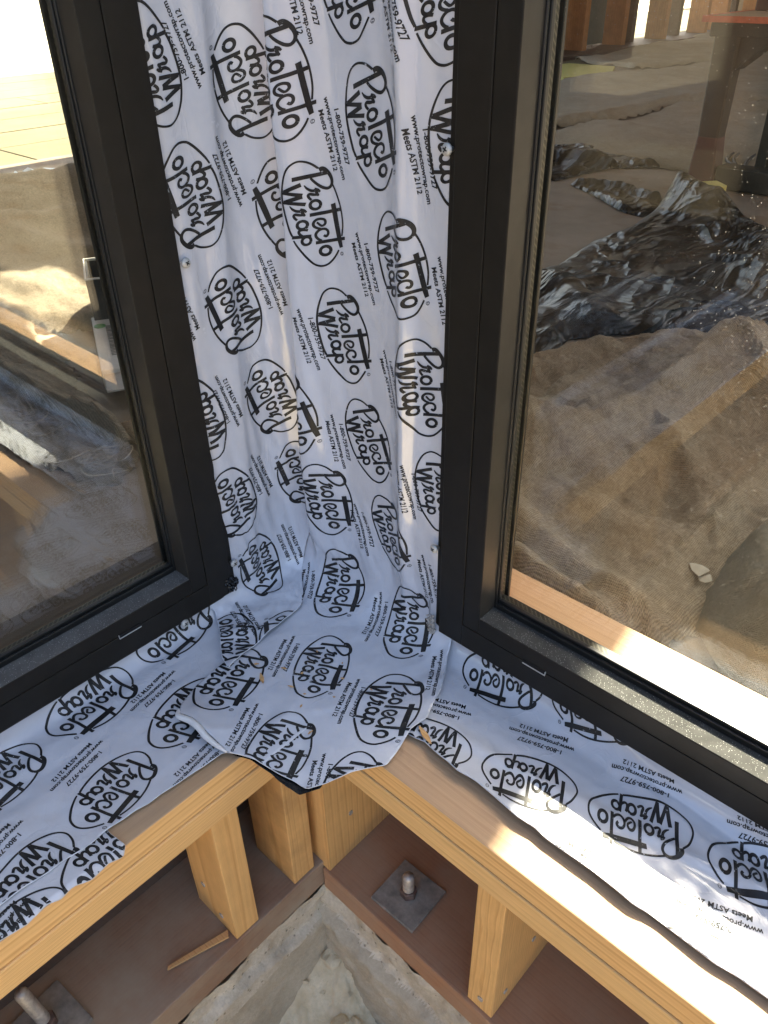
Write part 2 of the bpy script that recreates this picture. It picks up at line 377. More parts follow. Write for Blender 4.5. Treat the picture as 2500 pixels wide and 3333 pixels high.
_pv = np.array([-.350, -.420, -.445, -.48, -.52, -.555, -.578, -.597, -.6065, -.6095, -.611])
_ps = np.r_[0, np.cumsum(np.hypot(np.diff(_pu), np.diff(_pv)))]
RB, ZB = .026, .0125
def S_B(a, b):
    a = np.asarray(a, float); b = np.asarray(b, float)
    u0 = pinterp(a, _ps, _pu, .008); v0 = pinterp(a, _ps, _pv, .008)
    k = sstep(.17, .27, a)
    dx = np.cos(k * .75); dy = np.sin(k * .75)
    w, z = fillet(b, RB, ZB)
    wall = sstep(-.045, .02, b)
    amp = .0008 + .0034 * np.exp(-(np.maximum(b - .02, 0) / .22) ** 2)
    wr = amp * fbm(a / .021 + .5 * b / .05, b / .14 - a / .2, 31) + .0018 * ridge(a + .02 * np.sin(b * 9), 0, .125, .012, .008) * sstep(.9, .3, b)
    wr = wr + .0040 * ridge(a - .035 * b, 0, .168, .020, .008) + .0030 * ridge(a + .02 * b, 0, .142, .012, .012) - .0022 * ridge(a, 0, .205, .012, .016)
    w = w + wr * wall
    z = z + (1 - wall) * (.0022 * fbm(a / .03, b / .025, 41) + .001)
    return u0 + dx * w, v0 + dy * w, z
RC, PC, ZC = .022, -.756, .0042
def S_C(a, b):
    a = np.asarray(a, float); b = np.asarray(b, float)
    w, z = fillet(b, RC, ZC)
    wall = sstep(-.04, .01, b)
    z = z + (1 - wall) * (.0010 * fbm(a / .11, b / .03, 51) + .0007 * fbm(a / .03, b / .03, 53, 2) + .0008)
    z = z + (1 - wall) * .0022 * ridge(b + .10 * a, 0, -.075, .012, .01)
    w = w + wall * .002 * fbm(a / .06, b / .03, 55)
    return PC + w, a, z
ZC2 = .0018
def S_C2(a, b):
    a = np.asarray(a, float); b = np.asarray(b, float)
    u = PC + RC + (-b - RC * np.pi / 2)
    e = u + .5377
    z = ZC2 + .0005 * fbm(a / .05, b / .03, 61) + .0006 - np.where(e > -.002, 1.0 * (e + .002), 0)
    return u, a, z
RD, PD, ZD = .026, -.608, .0042
def S_D(a, b):
    a = np.asarray(a, float); b = np.asarray(b, float)
    w, z = fillet(b, RD, ZD)
    wall = sstep(-.04, .01, b)
    v = PD + w
    z = z + (1 - wall) * (.0012 * fbm(a / .13 + b / .2, b / .028, 71) + .0006 * fbm(a / .03, b / .03, 73, 2) + .0008)
    z = z + .0052 * ridge(v - .05 * np.sin(a * 6), 0, -.545, .016, .010) * sstep(-.42, -.2, a)
    z = z + .0028 * ridge(v + .16 * a, 0, -.560, .010, .007)
    lift = sstep(-.497, -.458, v)
    z = z + lift * (.0052 + .0025 * vnoise(a / .07, 0, 77)) * sstep(-.42, -.36, a)
    return a, v + wall * .002 * fbm(a / .07, b / .03, 75), z
# domains: polygons in (a, b)
def _uvA(p): return [(u, b_of(v - PA, RA)) for u, v in p]
def _uvC(p): return [(v, b_of(u - PC, RC)) for u, v in p]
def _uvD(p): return [(u, b_of(v - PD, RD)) for u, v in p]
DOM_A = [(-.712, 1.45), (-.465, 1.45), (-.465, .0), (-.458, -.03)] + _uvA(
    [(-.452, -.585), (-.437, -.560), (-.425, -.539), (-.413, -.505), (-.407, -.491), (-.411, -.466), (-.403, -.430), (-.400, -.411), (-.424, -.381),
     (-.438, -.352), (-.451, -.334), (-.470, -.331), (-.494, -.326), (-.523, -.3195), (-.549, -.306), (-.582, -.3015), (-.610, -.302), (-.629, -.295), (-.643, -.309),
     (-.661, -.342), (-.666, -.393), (-.682, -.47), (-.695, -.525)]) + [(-.702, -.076), (-.726, -.057), (-.740, -.016), (-.712, .053), (-.711, .20)]
DOM_C = _uvC([(-.48, -.46), (-.501, -.328), (-.540, -.3115), (-.554, -.303), (-.555, -.276), (-.5575, -.255), (-.5585, -.238), (-.5605, -.222), (-.560, -.206), (-.563, -.19), (-.5635, -.174), (-.566, -.158),
              (-.5640, -.140), (-.5650, -.124), (-.5675, -.108), (-.567, -.091), (-.570, -.066), (-.5695, -.041), (-.572, 0), (-.570, .1), (-.57, .9)]) + [(.9, .05), (-.46, .05)]
DOM_C2 = _uvC([(-.60, -.158), (-.562, -.157), (-.548, -.159), (-.5372, -.1605), (-.5315, -.153), (-.5345, -.138), (-.5325, -.117), (-.5370, -.10), (-.5350, -.085), (-.5385, -.073), (-.5360, -.05), (-.5385, -.024), (-.537, .1), (-.5375, .9), (-.60, .9)])
DOM_D = _uvD([(-.50, -.47), (-.43, -.4675), (-.412, -.4672), (-.400, -.4690), (-.390, -.4712), (-.378, -.4685), (-.364, -.466), (-.350, -.4655), (-.334, -.463), (-.320, -.4655), (-.310, -.466), (-.284, -.464), (-.265, -.4615), (-.251, -.460),
              (-.230, -.4622), (-.214, -.460), (-.184, -.4605), (-.159, -.461), (-.135, -.4595), (-.113, -.458), (-.098, -.4610), (-.084, -.461), (-.061, -.460), (-.032, -.459), (-.012, -.462), (.015, -.462), (.1, -.46), (.9, -.461)]) + [(.9, .05), (-.50, .05)]
_kb = lambda w: b_of(w, RB)
DOM_B = [(.074, 1.45), (.305, 1.45), (.305, .13), (.2661, .052), (.2529, .0066), (.2416, -.0441), (.2368, -.0765), (.21, -.087), (.1816, -.0947), (.15, -.1005), (.1144, -.1068), (.07, -.118), (.0348, -.1266), (.039, -.116), (.0425, -.1046), (.055, -.084), (.0682, -.0663), (.080, -.043), (.089, -.0236), (.078, .0), (.074, .01)]
SURF = dict(A=(S_A, DOM_A), B=(S_B, DOM_B), C=(S_C, DOM_C), C2=(S_C2, DOM_C2), D=(S_D, DOM_D))
# ---------------- cutting meshes in the (a, b) plane ----------------
def sdf(P, poly):
    """signed distance to a polygon, positive inside"""
    P = np.asarray(P, float); Q = np.asarray(poly, float); best = np.full(len(P), 1e9); inside = np.zeros(len(P), bool)
    for (x0, y0), (x1, y1) in zip(Q, np.roll(Q, -1, 0)):
        dx, dy = x1 - x0, y1 - y0; L2 = dx * dx + dy * dy + 1e-18
        t = np.clip(((P[:, 0] - x0) * dx + (P[:, 1] - y0) * dy) / L2, 0, 1)
        best = np.minimum(best, np.hypot(P[:, 0] - x0 - t * dx, P[:, 1] - y0 - t * dy))
        c = (y0 > P[:, 1]) != (y1 > P[:, 1])
        xi = x0 + (P[:, 1] - y0) * dx / (dy if abs(dy) > 1e-15 else 1e-15)
        inside ^= c & (P[:, 0] < xi)
    return np.where(inside, best, -best)
def clip(V, T, g):
    """keep the part of the triangles T where g >= 0"""
    V = [tuple(p) for p in V]; g = list(g); out = []; cut = {}
    def mid(i, j):
        k = (i, j) if i < j else (j, i)
        if k not in cut:
            t = g[i] / (g[i] - g[j]); V.append((V[i][0] + t * (V[j][0] - V[i][0]), V[i][1] + t * (V[j][1] - V[i][1]))); g.append(0); cut[k] = len(V) - 1
        return cut[k]
    for t in T:
        s = [g[i] >= 0 for i in t]; n = sum(s)
        if n == 3: out.append(tuple(t))
        elif n == 1:
            k = s.index(True); a, b, c = t[k], t[(k + 1) % 3], t[(k + 2) % 3]; out.append((a, mid(a, b), mid(a, c)))
        elif n == 2:
            k = s.index(False); a, b, c = t[k], t[(k + 1) % 3], t[(k + 2) % 3]; p, q = mid(a, b), mid(a, c)
            out.append((p, b, c)); out.append((p, c, q))
    used = sorted({i for t in out for i in t}); m = {o: k for k, o in enumerate(used)}
    return np.array([V[i] for i in used]) if used else np.zeros((0, 2)), [tuple(m[i] for i in t) for t in out]
def grid(a0, a1, b0, b1, h, hb=None):
    na = max(2, int((a1 - a0) / h) + 1); nb = max(2, int((b1 - b0) / (hb or h)) + 1)
    A_, B_ = np.meshgrid(np.linspace(a0, a1, na), np.linspace(b0, b1, nb)); V = np.c_[A_.ravel(), B_.ravel()]; T = []
    for j in range(nb - 1):
        for i in range(na - 1):
            k = j * na + i; T.append((k, k + 1, k + na + 1)); T.append((k, k + na + 1, k + na))
    return V, T
EYE = np.array([0, 0, .76])
def lift(S, V, off=0.0):
    a, b = V[:, 0], V[:, 1]; e = 4e-4
    P = np.stack(np.broadcast_arrays(*S(a, b)), 1)
    if off:
        N = np.cross(np.stack(np.broadcast_arrays(*S(a + e, b)), 1) - P, np.stack(np.broadcast_arrays(*S(a, b + e)), 1) - P)
        N /= np.linalg.norm(N, axis=1)[:, None] + 1e-12
        N *= np.sign(np.sum(N * (EYE - P), 1))[:, None]
        P = P + N * off
    return [(p[0], -p[1], p[2]) for p in P]
def orient(V3, T):
    if not T: return T
    V3 = np.array(V3); E = np.array([0, 0, .76]); s = 0
    for t in T[::max(1, len(T) // 200)]:
        p, q, r = V3[t[0]], V3[t[1]], V3[t[2]]; s += np.sign(np.dot(np.cross(q - p, r - p), E - p))
    return T if s >= 0 else [(t[0], t[2], t[1]) for t in T]
# ---------------- the printed mark, traced as pen strokes ----------------
# trace units -> metres along the text (x) and up the letters (y)
def _tr(x, y): return (6.51e-06 * x + 6.571e-05 * y - .03563733, 8.86e-05 * x - 2.813e-05 * y - .01515319)
def ring(cx, cy, rx, ry, n=16, tilt=.35):
    return [(cx + rx * math.cos(t) * math.cos(tilt) - ry * math.sin(t) * math.sin(tilt), cy + rx * math.cos(t) * math.sin(tilt) + ry * math.sin(t) * math.cos(tilt)) for t in (2 * math.pi * k / n for k in range(n + 1))]
STROKES = [  # (points, widths, smooth)
    ([(650, 405), (560, 325), (470, 277), (385, 258), (310, 285), (255, 345), (215, 440), (190, 540), (178, 640), (175, 740), (183, 850), (205, 980), (240, 1130), (285, 1290), (330, 1400)], 30, 1),
    ([(352, 1475), (400, 1570), (480, 1700), (560, 1810), (640, 1895), (720, 1935), (790, 1945), (860, 1925), (920, 1870), (975, 1790), (1020, 1705)], [22, 27, 30, 32, 33, 34, 34, 34, 33, 32, 30], 1),
    ([(868, 670), (930, 790), (985, 920), (1030, 1060), (1060, 1200), (1074, 1330), (1070, 1480)], 27, 1),
    ([(325, 512), (480, 503), (620, 497), (775, 487)], [64, 64, 62, 58], 0),
    ([(662, 432), (705, 418), (765, 455), (825, 530), (858, 610), (850, 680), (800, 718), (735, 700), (665, 645), (605, 585), (560, 530)], [74, 66, 58, 54, 50, 50, 48, 42, 38, 36, 34], 1),
    ([(475, 624), (513, 678), (569, 717), (625, 728)], [12, 34, 42, 46], 1), ([(618, 700), (667, 724), (702, 757)], [44, 46, 22], 1), ([(640, 730), (660, 775), (682, 815)], [44, 40, 26], 1),
    ([(690, 800), (611, 786), (556, 770), (533, 786), (545, 822), (580, 864)], [26, 44, 44, 40, 38, 34], 1),
    (ring(640, 945, 76, 66), 46, 1), ([(565, 1096), (800, 1082), (1020, 1062)], 56, 0), ([(888, 962), (960, 1260), (1030, 1540), (1068, 1665)], [74, 78, 80, 66], 0),
    ([(668, 1222), (740, 1288), (790, 1255), (780, 1200), (725, 1175), (660, 1182), (622, 1225), (628, 1275), (672, 1312), (725, 1332)], [30, 36, 40, 40, 40, 42, 44, 42, 38, 36], 1),
    ([(775, 1440), (812, 1462), (838, 1425), (828, 1372), (780, 1340), (715, 1348), (670, 1392), (664, 1440), (700, 1492), (752, 1525)], [36, 44, 40, 38, 40, 42, 44, 42, 40, 36], 1),
    ([(668, 1552), (900, 1538), (1125, 1520)], 54, 0), (ring(815, 1695, 76, 70), 50, 1),
    ([(437, 607), (200, 683)], [66, 62], 0), ([(190, 690), (462, 772)], [48, 56], 0), ([(462, 790), (205, 842)], [66, 62], 0), ([(196, 840), (508, 918)], [46, 56], 0),
    ([(297, 910), (335, 964), (391, 1003), (447, 1014)], [12, 34, 42, 46], 1), ([(440, 986), (489, 1010), (524, 1043)], [44, 46, 22], 1), ([(462, 1016), (482, 1061), (504, 1101)], [44, 40, 26], 1),
    ([(512, 1086), (433, 1072), (378, 1056), (355, 1072), (367, 1108), (402, 1150)], [26, 44, 44, 40, 38, 34], 1),
    (ring(472, 1238, 70, 64), 46, 1), ([(550, 1330), (480, 1315), (430, 1328), (432, 1372), (480, 1418)], [42, 42, 42, 40, 34], 1),
    ([(326, 1422), (600, 1432)], 54, 0), (ring(533, 1502, 62, 64), 44, 1), (ring(1080, 1765, 27, 27, 12), 7, 1), ([(1068, 1752), (1092, 1750)], 7, 0), ([(1068, 1772), (1092, 1780)], 7, 0)]
def stroke_mesh(pts, wd, sm):
    if sm:
        P = [tuple(p[:2]) for p in crom([(x, y, 0) for x, y in pts], 4)]
        w = [wd] * len(P) if not isinstance(wd, list) else list(np.interp(np.linspace(0, len(wd) - 1, len(P)), range(len(wd)), wd))
    else:
        wl = wd if isinstance(wd, list) else [wd] * len(pts); P = []; w = []
        for (p, q, wa, wb) in zip(pts, pts[1:], wl, wl[1:]):
            n = max(2, int(math.dist(p, q) / 45)); 
            for k in range(n): t = k / n; P.append((p[0] + (q[0] - p[0]) * t, p[1] + (q[1] - p[1]) * t)); w.append(wa + (wb - wa) * t)
        P.append(pts[-1]); w.append(wl[-1])
    V = []; T = []
    for i, p in enumerate(P):
        a = P[max(i - 1, 0)]; b = P[min(i + 1, len(P) - 1)]; dx, dy = b[0] - a[0], b[1] - a[1]; L = math.hypot(dx, dy) + 1e-9
        nx, ny = -dy / L, dx / L
        for s in (-.5, -.17, .17, .5): V.append(_tr(p[0] + nx * w[i] * s, p[1] + ny * w[i] * s))
        if i:
            k = 4 * i
            for c in range(3):
                T.append((k - 4 + c, k + c, k + c + 1)); T.append((k - 4 + c, k + c + 1, k - 3 + c))
    return V, T
def mark():
    V = []; T = []
    for s in STROKES:
        v, t = stroke_mesh(*s); T += [tuple(i + len(V) for i in q) for q in t]; V += v
    V = np.array(V); o = np.array(_tr(815, 1695)) / 2
    return V - o, T
def text_mesh(lines, size, gap):
    V = []; T = []
    for k, (s, w) in enumerate(lines):
        cu = bpy.data.curves.new('t', 'FONT'); cu.body = s; cu.size = size; cu.align_x = 'CENTER'; cu.resolution_u = 2; cu.offset = size * .026
        o = bpy.data.objects.new('t', cu); COL.objects.link(o); bpy.context.view_layer.update()
        me = o.evaluated_get(bpy.context.evaluated_depsgraph_get()).to_mesh(); me.calc_loop_triangles()
        P = np.array([q.co[:2] for q in me.vertices]); tr = [tuple(t.vertices) for t in me.loop_triangles]
        o.evaluated_get(bpy.context.evaluated_depsgraph_get()).to_mesh_clear(); bpy.data.objects.remove(o); bpy.data.curves.remove(cu)
        x = P[:, 0]; P[:, 0] = (x - (x.min() + x.max()) / 2) / (x.max() - x.min()) * w; P[:, 1] -= k * gap
        T += [tuple(i + len(V) for i in t) for t in tr]; V += [tuple(p) for p in P]
    V = np.array(V); V[:, 1] += gap - size * .33
    return V, T
MARK = mark()
NOTE = text_mesh([('1-800-759-9727', .0525), ('www.protectowrap.com', .0785), ('Meets ASTM 2112', .0585)], .0080, .0094)
LOGOS = [('A', -0.6199, 0.6939, -71.4, 0.94), ('A', -0.5897, 0.5701, -67.5, 0.991), ('A', -0.5062, 0.6818, -71.7, 0.94), ('A', -0.483, 0.5651, -78, 0.94), ('A', -0.7031, 0.6063, -71.1, 0.988), ('A', -0.6729, 0.4769, -73.8, 0.966), ('A', -0.5508, 0.4448, -67.1, 0.94), ('A', -0.6427, 0.3416, -71.5, 1.011), ('A', -0.5199, 0.3138, -74.2, 1.004), ('A', -0.726, 0.2247, -64, 1.04), ('A', -0.61, 0.2113, -64, 0.985), ('A', -0.4941, 0.1859, -72.7, 0.94), ('A', -0.6824, 0.0991, -78, 1.012), ('A', -0.5732, 0.0882, -64, 0.94), ('A', -0.6543, -0.0398, -64, 1.04), ('A', -0.5252, -0.0349, -64, 0.967), ('A', -0.571, -0.1647, -55.1, 0.958), ('A', -0.4599, -0.1617, -60.2, 1.04), ('A', -0.5142, -0.2872, -61.8, 0.944), ('A', -0.4117, -0.2782, -60.7, 0.94), ('A', -0.6419, -0.2597, -61.4, 1.04), ('B', 0.129, 0.6444, 108.8, 0.94), ('B', 0.2372, 0.6211, 109.1, 0.94), ('B', 0.1574, 0.5207, 108.4, 0.959), ('B', 0.2741, 0.4928, 114.9, 0.997), ('B', 0.192, 0.3875, 112.9, 0.962), ('B', 0.2301, 0.2607, 113.5, 0.953), ('B', 0.1188, 0.2653, 107.1, 1.037), ('B', 0.2624, 0.1382, 111.0, 0.94), ('B', 0.1527, 0.1323, 108.5, 0.968), ('B', 0.1808, 0.008, 105.9, 0.94), ('B', 0.074, -0.0859, 62.2, 0.956), ('B', 0.1287, -0.1307, 59.5, 0.9), ('C', -0.2361, -0.0295, -15.1, 1.04), ('C', -0.1066, -0.0526, -19.0, 0.94), ('C', -0.3093, -0.1289, -24.2, 1.039), ('C', -0.1869, -0.1591, -22.9, 0.944), ('C', -0.0729, -0.1898, -23.4, 0.94), ('C', -0.3762, -0.0002, -17.1, 1.04), ('C2', -0.1453, -0.2198, -18.8, 0.94), ('C2', -0.0374, -0.2354, -14, 0.94), ('D', -0.376, -0.0092, -157.0, 0.993), ('D', -0.389, -0.1461, -155.8, 0.943), ('D', -0.1541, -0.075, -150.6, 0.94), ('D', -0.2712, -0.1099, -151.2, 0.94), ('D', -0.0334, -0.0449, -151.4, 0.94), ('D', -0.2548, 0.0156, -158.1, 0.94), ('D', -0.0326, -0.1655, -155.7, 0.94), ('D', 0.085, -0.012, -154, 0.97), ('D', 0.09, -0.133, -154, 0.97), ('D', 0.21, -0.1, -154, 0.97), ('D', 0.33, -0.07, -154, 0.97), ('D', 0.45, -0.037, -154, 0.97), ('D', 0.21, 0.022, -154, 0.97), ('D', 0.33, -0.19, -154, 0.97), ('D', 0.45, -0.16, -154, 0.97), ('D', 0.57, -0.13, -154, 0.97), ('D', 0.69, -0.1, -154, 0.97), ('D', 0.81, -0.07, -154, 0.97), ('C', 0.018, -0.083, -21, 0.97), ('C', 0.04, -0.215, -21, 0.97), ('C', 0.14, -0.113, -21, 0.97), ('C', 0.165, 0.0, -21, 0.97), ('C', 0.26, -0.143, -21, 0.97), ('C', 0.285, -0.03, -21, 0.97), ('C', 0.38, -0.173, -21, 0.97), ('C', 0.405, -0.06, -21, 0.97), ('C', 0.53, -0.09, -21, 0.97), ('C', 0.65, -0.12, -21, 0.97), ('C', 0.77, -0.15, -21, 0.97), ('A', -0.66, 0.835, -71, 0.98), ('A', -0.535, 0.8, -71, 0.98), ('A', -0.69, 0.965, -71, 0.98), ('A', -0.565, 0.93, -71, 0.98), ('A', -0.62, 1.05, -71, 0.98), ('A', -0.5, 1.05, -71, 0.98), ('A', -0.65, 1.18, -71, 0.98), ('A', -0.53, 1.17, -71, 0.98), ('A', -0.6, 1.3, -71, 0.98), ('B', 0.2, 0.755, 109, 0.97), ('B', 0.265, 0.85, 109, 0.97), ('B', 0.165, 0.89, 109, 0.97), ('B', 0.225, 0.99, 109, 0.97), ('B', 0.13, 1.03, 109, 0.97), ('B', 0.2, 1.14, 109, 0.97), ('B', 0.26, 1.24, 109, 0.97)]
NOTES = [('A', -0.6688, 0.6775, -76.8, 1), ('A', -0.5516, 0.6678, -69.5, 1), ('A', -0.6377, 0.5561, -74.8, 1), ('A', -0.5197, 0.5498, -78.1, 1), ('A', -0.6004, 0.4303, -72.6, 1), ('A', -0.6851, 0.3309, -75.6, 1), ('A', -0.4885, 0.4261, -74.3, 1), ('A', -0.5627, 0.3071, -69.6, 1), ('A', -0.6558, 0.1959, -79.4, 1), ('A', -0.5306, 0.1747, -79.4, 1), ('A', -0.6236, 0.0688, -70.3, 1), ('A', -0.6992, -0.0647, -57, 1), ('A', -0.502, 0.0485, -75.2, 1), ('A', -0.5703, -0.0529, -69.5, 1), ('A', -0.6168, -0.1837, -61.9, 1), ('A', -0.4984, -0.1802, -64.6, 1), ('A', -0.5592, -0.2951, -61.7, 1), ('A', -0.4433, -0.0784, -59.4, 1), ('A', -0.4443, -0.2902, -57, 1), ('A', -0.7374, 0.4529, -72.5, 1), ('B', 0.1667, 0.6578, 108.3, 1), ('B', 0.2019, 0.5374, 107.4, 1), ('B', 0.2393, 0.4058, 105.8, 1), ('B', 0.1589, 0.2775, 105.5, 1), ('B', 0.1165, 0.4056, 105.8, 1), ('B', 0.1951, 0.1518, 106.3, 1), ('B', 0.2305, 0.0186, 103.3, 1), ('B', 0.1092, -0.0638, 73.1, 1), ('C', -0.3019, -0.0714, -13.0, 1), ('C', -0.1775, -0.1047, -14.8, 1), ('C', -0.2754, -0.2046, -9.1, 1), ('C', -0.0626, -0.1368, -15.2, 1), ('C2', -0.0262, -0.2204, -11.6, 1), ('D', -0.2914, -0.0551, -161.6, 1), ('D', -0.4114, -0.096, -157.5, 1), ('D', -0.172, -0.0264, -165.5, 1), ('D', -0.0475, -0.1173, -160.9, 1), ('D', -0.0466, -0.0074, -163.9, 1), ('D', -0.1805, -0.1554, -157.8, 1), ('D', 0.072, -0.072, -162, 1), ('D', 0.19, -0.042, -162, 1), ('D', 0.2, -0.158, -162, 1), ('D', 0.32, -0.128, -162, 1), ('D', 0.44, -0.1, -162, 1), ('D', 0.56, -0.07, -162, 1), ('D', 0.69, -0.04, -162, 1), ('C', 0.075, -0.045, -13.5, 1), ('C', 0.085, -0.165, -13.5, 1), ('C', 0.2, -0.195, -13.5, 1), ('C', 0.21, -0.07, -13.5, 1), ('C', 0.33, -0.1, -13.5, 1), ('C', 0.45, -0.12, -13.5, 1), ('C', 0.58, -0.03, -13.5, 1), ('A', -0.6, 0.75, -74, 1), ('A', -0.62, 0.88, -74, 1), ('A', -0.55, 1.02, -74, 1), ('A', -0.58, 1.14, -74, 1), ('A', -0.69, 1.08, -74, 1), ('B', 0.22, 0.93, 106, 1), ('B', 0.27, 1.08, 106, 1)]
def print_mesh(sh, name, parent):
    S, dom = SURF[sh]; hand = -1 if sh in ('C', 'C2') else 1; VV = []; TT = []
    for items, (V0, T0) in ((LOGOS, MARK), (NOTES, NOTE)):
        for it in items:
            if it[0] != sh: continue
            _, ca, cb, ang, sc = it; V = V0.copy() * sc; V[:, 1] *= hand
            c, s = math.cos(R(ang)), math.sin(R(ang)); V = np.c_[V[:, 0] * c - V[:, 1] * s + ca, V[:, 0] * s + V[:, 1] * c + cb]
            V, T = clip(V, T0, sdf(V, dom) - .0006)
            if not T: continue
            P = lift(S, V, .00045); T = orient(P, T)
            TT += [tuple(i + len(VV) for i in t) for t in T]; VV += P
    return link(name, mesh(name, VV, TT), m_ink, parent)
def make_tape(sh, name, label, amin, amax, bmin, bmax, h, loc, thick=.0008, hb=None):
    S, dom = SURF[sh]
    root = empty(name, loc); tag(root, label, 'flashing tape', 'printed flashing tape round the window corner')
    V, T = grid(amin, amax, bmin, bmax, h, hb); V, T = clip(V, T, sdf(V, dom))
    P = lift(S, V); T = orient(P, T)
    o = link('film', mesh(name + '_film', P, T), [m_film, m_adh, m_rim], root, True)
    md = o.modifiers.new('thickness', 'SOLIDIFY'); md.thickness = thick; md.offset = -1; md.material_offset = 1; md.material_offset_rim = 2
    print_mesh(sh, 'printed_lettering', root)
    return root
tapeA = make_tape('A', 'flashing_tape', 'wide silver flashing tape down the corner between both windows, ending in a loose flap', -.74, -.395, -.46, 1.45, .0032, W(-.6, -.6, 0), hb=.0036)
tapeB = make_tape('B', 'flashing_tape', 'silver flashing tape with crumpled foot beside the left window jamb', -.0, .305, -.15, 1.45, .0032, W(-.75, -.5, 0), hb=.0036)
tapeC = make_tape('C', 'flashing_tape', 'silver flashing tape on the sill below the left window, torn along its front edge', -.48, .9, -.26, .05, .005, W(-.65, 0, 0), hb=.0035)
tapeC2 = make_tape('C2', 'flashing_tape', 'narrow lower strip of flashing tape under the left sill tape, reaching the plate edge', -.17, .9, -.27, -.15, .004, W(-.56, 0, 0), hb=.003)
tapeD = make_tape('D', 'flashing_tape', 'silver flashing tape on the sill below the right window, partly in sunlight', -.50, .9, -.20, .05, .005, W(0, -.53, 0), hb=.0032)
# black adhesive layer that shows past the film at the front of the loose flap
domL = _uvA([(-.56, -.34), (-.56, -.305), (-.523, -.3185), (-.494, -.3235), (-.470, -.3225), (-.455, -.3255), (-.440, -.345), (-.45, -.37)])
V, T = grid(-.57, -.43, -.43, -.26, .003); V, T = clip(V, T, sdf(V, domL)); P = lift(S_A, V, -.0022); T = orient(P, T)
link('adhesive_backing', mesh('adhesive_backing', [(x, y, z - .003 * max(0, (-y - -.36) / .04)) for x, y, z in P], T), m_adh, tapeA, True)

# the curled left corner of the flap shows a strip of its white underside
bm = bmesh.new(); path = []
for u, v in ((-.634, -.2995), (-.626, -.2935), (-.610, -.2985), (-.595, -.3000), (-.580, -.2990), (-.562, -.3015), (-.548, -.3045)):
    p = S_A(np.array([u]), np.array([b_of(v - PA, RA)])); path.append(W(u, v + .001, float(p[2][0]) - .0012))
path = crom(path, 5); tube(bm, path, [.0012 + .0030 * math.sin(math.pi * min(1, (k + 1.5) / len(path))) ** .7 for k in range(len(path))], 10)
link('curled_edge', bm_mesh('curled_edge', bm), m_rim, tapeA, True)
# ---------------- timber, foundation ----------------
UF, VF = -.5377, -.4156            # front faces of the left and right wall framing
PB = (-.972, -.815)                # inner edges of the plates
def boards(name, boxes, mat, label, cat, group=None, loc=None, bev=.0016):
    bm = bmesh.new()
    for b in boxes: bx(bm, *b, bev)
    o = link(name, bm_mesh(name, bm), mat); tag(o, label, cat, group); return o
G = 'doubled timber sill plates'
boards('sill_plate', [(PB[0], -.832, -.815, 1.6, -.0365, .0005)], m_innerp, 'dark brown inner plank behind the left window glass', 'sill plate', G)  # inner strip of the left plate, darker brown than the rest
boards('sill_plate', [(-.8305, UF, -.815, 1.6, -.0365, 0)], m_fir_y, 'upper sill plate under the left window, bare fir edge showing', 'sill plate', G)
boards('sill_plate', [(PB[0] + .002, UF + .0012, -.815, 1.6, -.0765, -.0385)], m_fir_y2, 'lower sill plate of the left wall resting on the cripple studs', 'sill plate', G)
boards('sill_plate', [(UF + .0005, 1.6, -.815, VF, -.0365, 0)], [m_fir_top], 'upper sill plate under the right window with a brown top lit by sun', 'sill plate', G)
boards('sill_plate', [(UF + .003, 1.6, -.815, VF + .0012, -.0765, -.0385)], m_fir_x2, 'lower sill plate of the right wall resting on the cripple studs', 'sill plate', G)
pl = [o for o in COL.objects if o.name.startswith('sill_plate') and 'bare fir edge' in o['label']][0]
pl.data.materials.append(m_fir_top_y)
for p in pl.data.polygons:
    if p.normal.z > .9: p.material_index = 1
# front edge of the right upper plate is cleaner fir than its dirty top: a second material on that face
pl = [o for o in COL.objects if o.name.startswith('sill_plate') and 'brown top' in o['label']][0]
pl.data.materials.append(m_fir_x)
for p in pl.data.polygons:
    if p.normal.y < -.5 and abs(p.center.y + VF) < .004: p.material_index = 1
def stud(label, u0, u1, v0, v1, mat, nails=(), z0=-.343, z1=-.0775):
    r = empty('cripple_stud', W((u0 + u1) / 2, (v0 + v1) / 2, z0)); tag(r, label, 'cripple stud', 'short cripple studs between mudsill and plate')
    bm = bmesh.new(); bx(bm, u0, u1, v0, v1, z0, z1, .0014); link('stud_body', bm_mesh('stud_body', bm), mat, r)
    for (p, d) in nails:
        bm = bmesh.new(); tube(bm, [Vector(W(*p)) - Vector(W(*d)) * .004, Vector(W(*p)) + Vector(W(*d)) * .0012], .0042, 10); link('nail_head', bm_mesh('nail_head', bm), m_bolt, r)
    return r
MZL, MZR = -.337, -.348
stud('left wall cripple stud near the picture edge, smooth pale face', UF - .089, UF - .001, -.297, -.2585, m_fir_z[2], [((UF - .03, -.2584, -.31), (0, 1, 0)), ((UF - .062, -.2584, -.27), (0, 1, 0))], MZL)
stud('corner stud of the left wall with rough brown grain holes', UF - .089, UF - .002, -.4035, -.365, m_fir_z[1], [], MZL)
stud('corner stud of the right wall with a wavy smooth face and nail', -.5605, -.522, VF - .140, VF - .002, m_fir_z[0], [((-.5219, VF - .05, -.255), (1, 0, 0))], MZR)
stud('right wall cripple stud with ribbed face beside the anchor bolt', -.2650, -.2265, VF - .140, VF - .003, m_fir_z[3], [((-.245, VF - .0028, -.322), (0, 1, 0)), ((-.2264, VF - .03, -.318), (1, 0, 0)), ((-.2264, VF - .085, -.268), (1, 0, 0))], MZR)
stud('left wall cripple stud outside the photo edge', UF - .089, UF - .001, .10, .138, m_fir_z[2], [], MZL)
stud('right wall cripple stud at the far right end', .14, .178, VF - .140, VF - .003, m_fir_z[3], [], MZR)
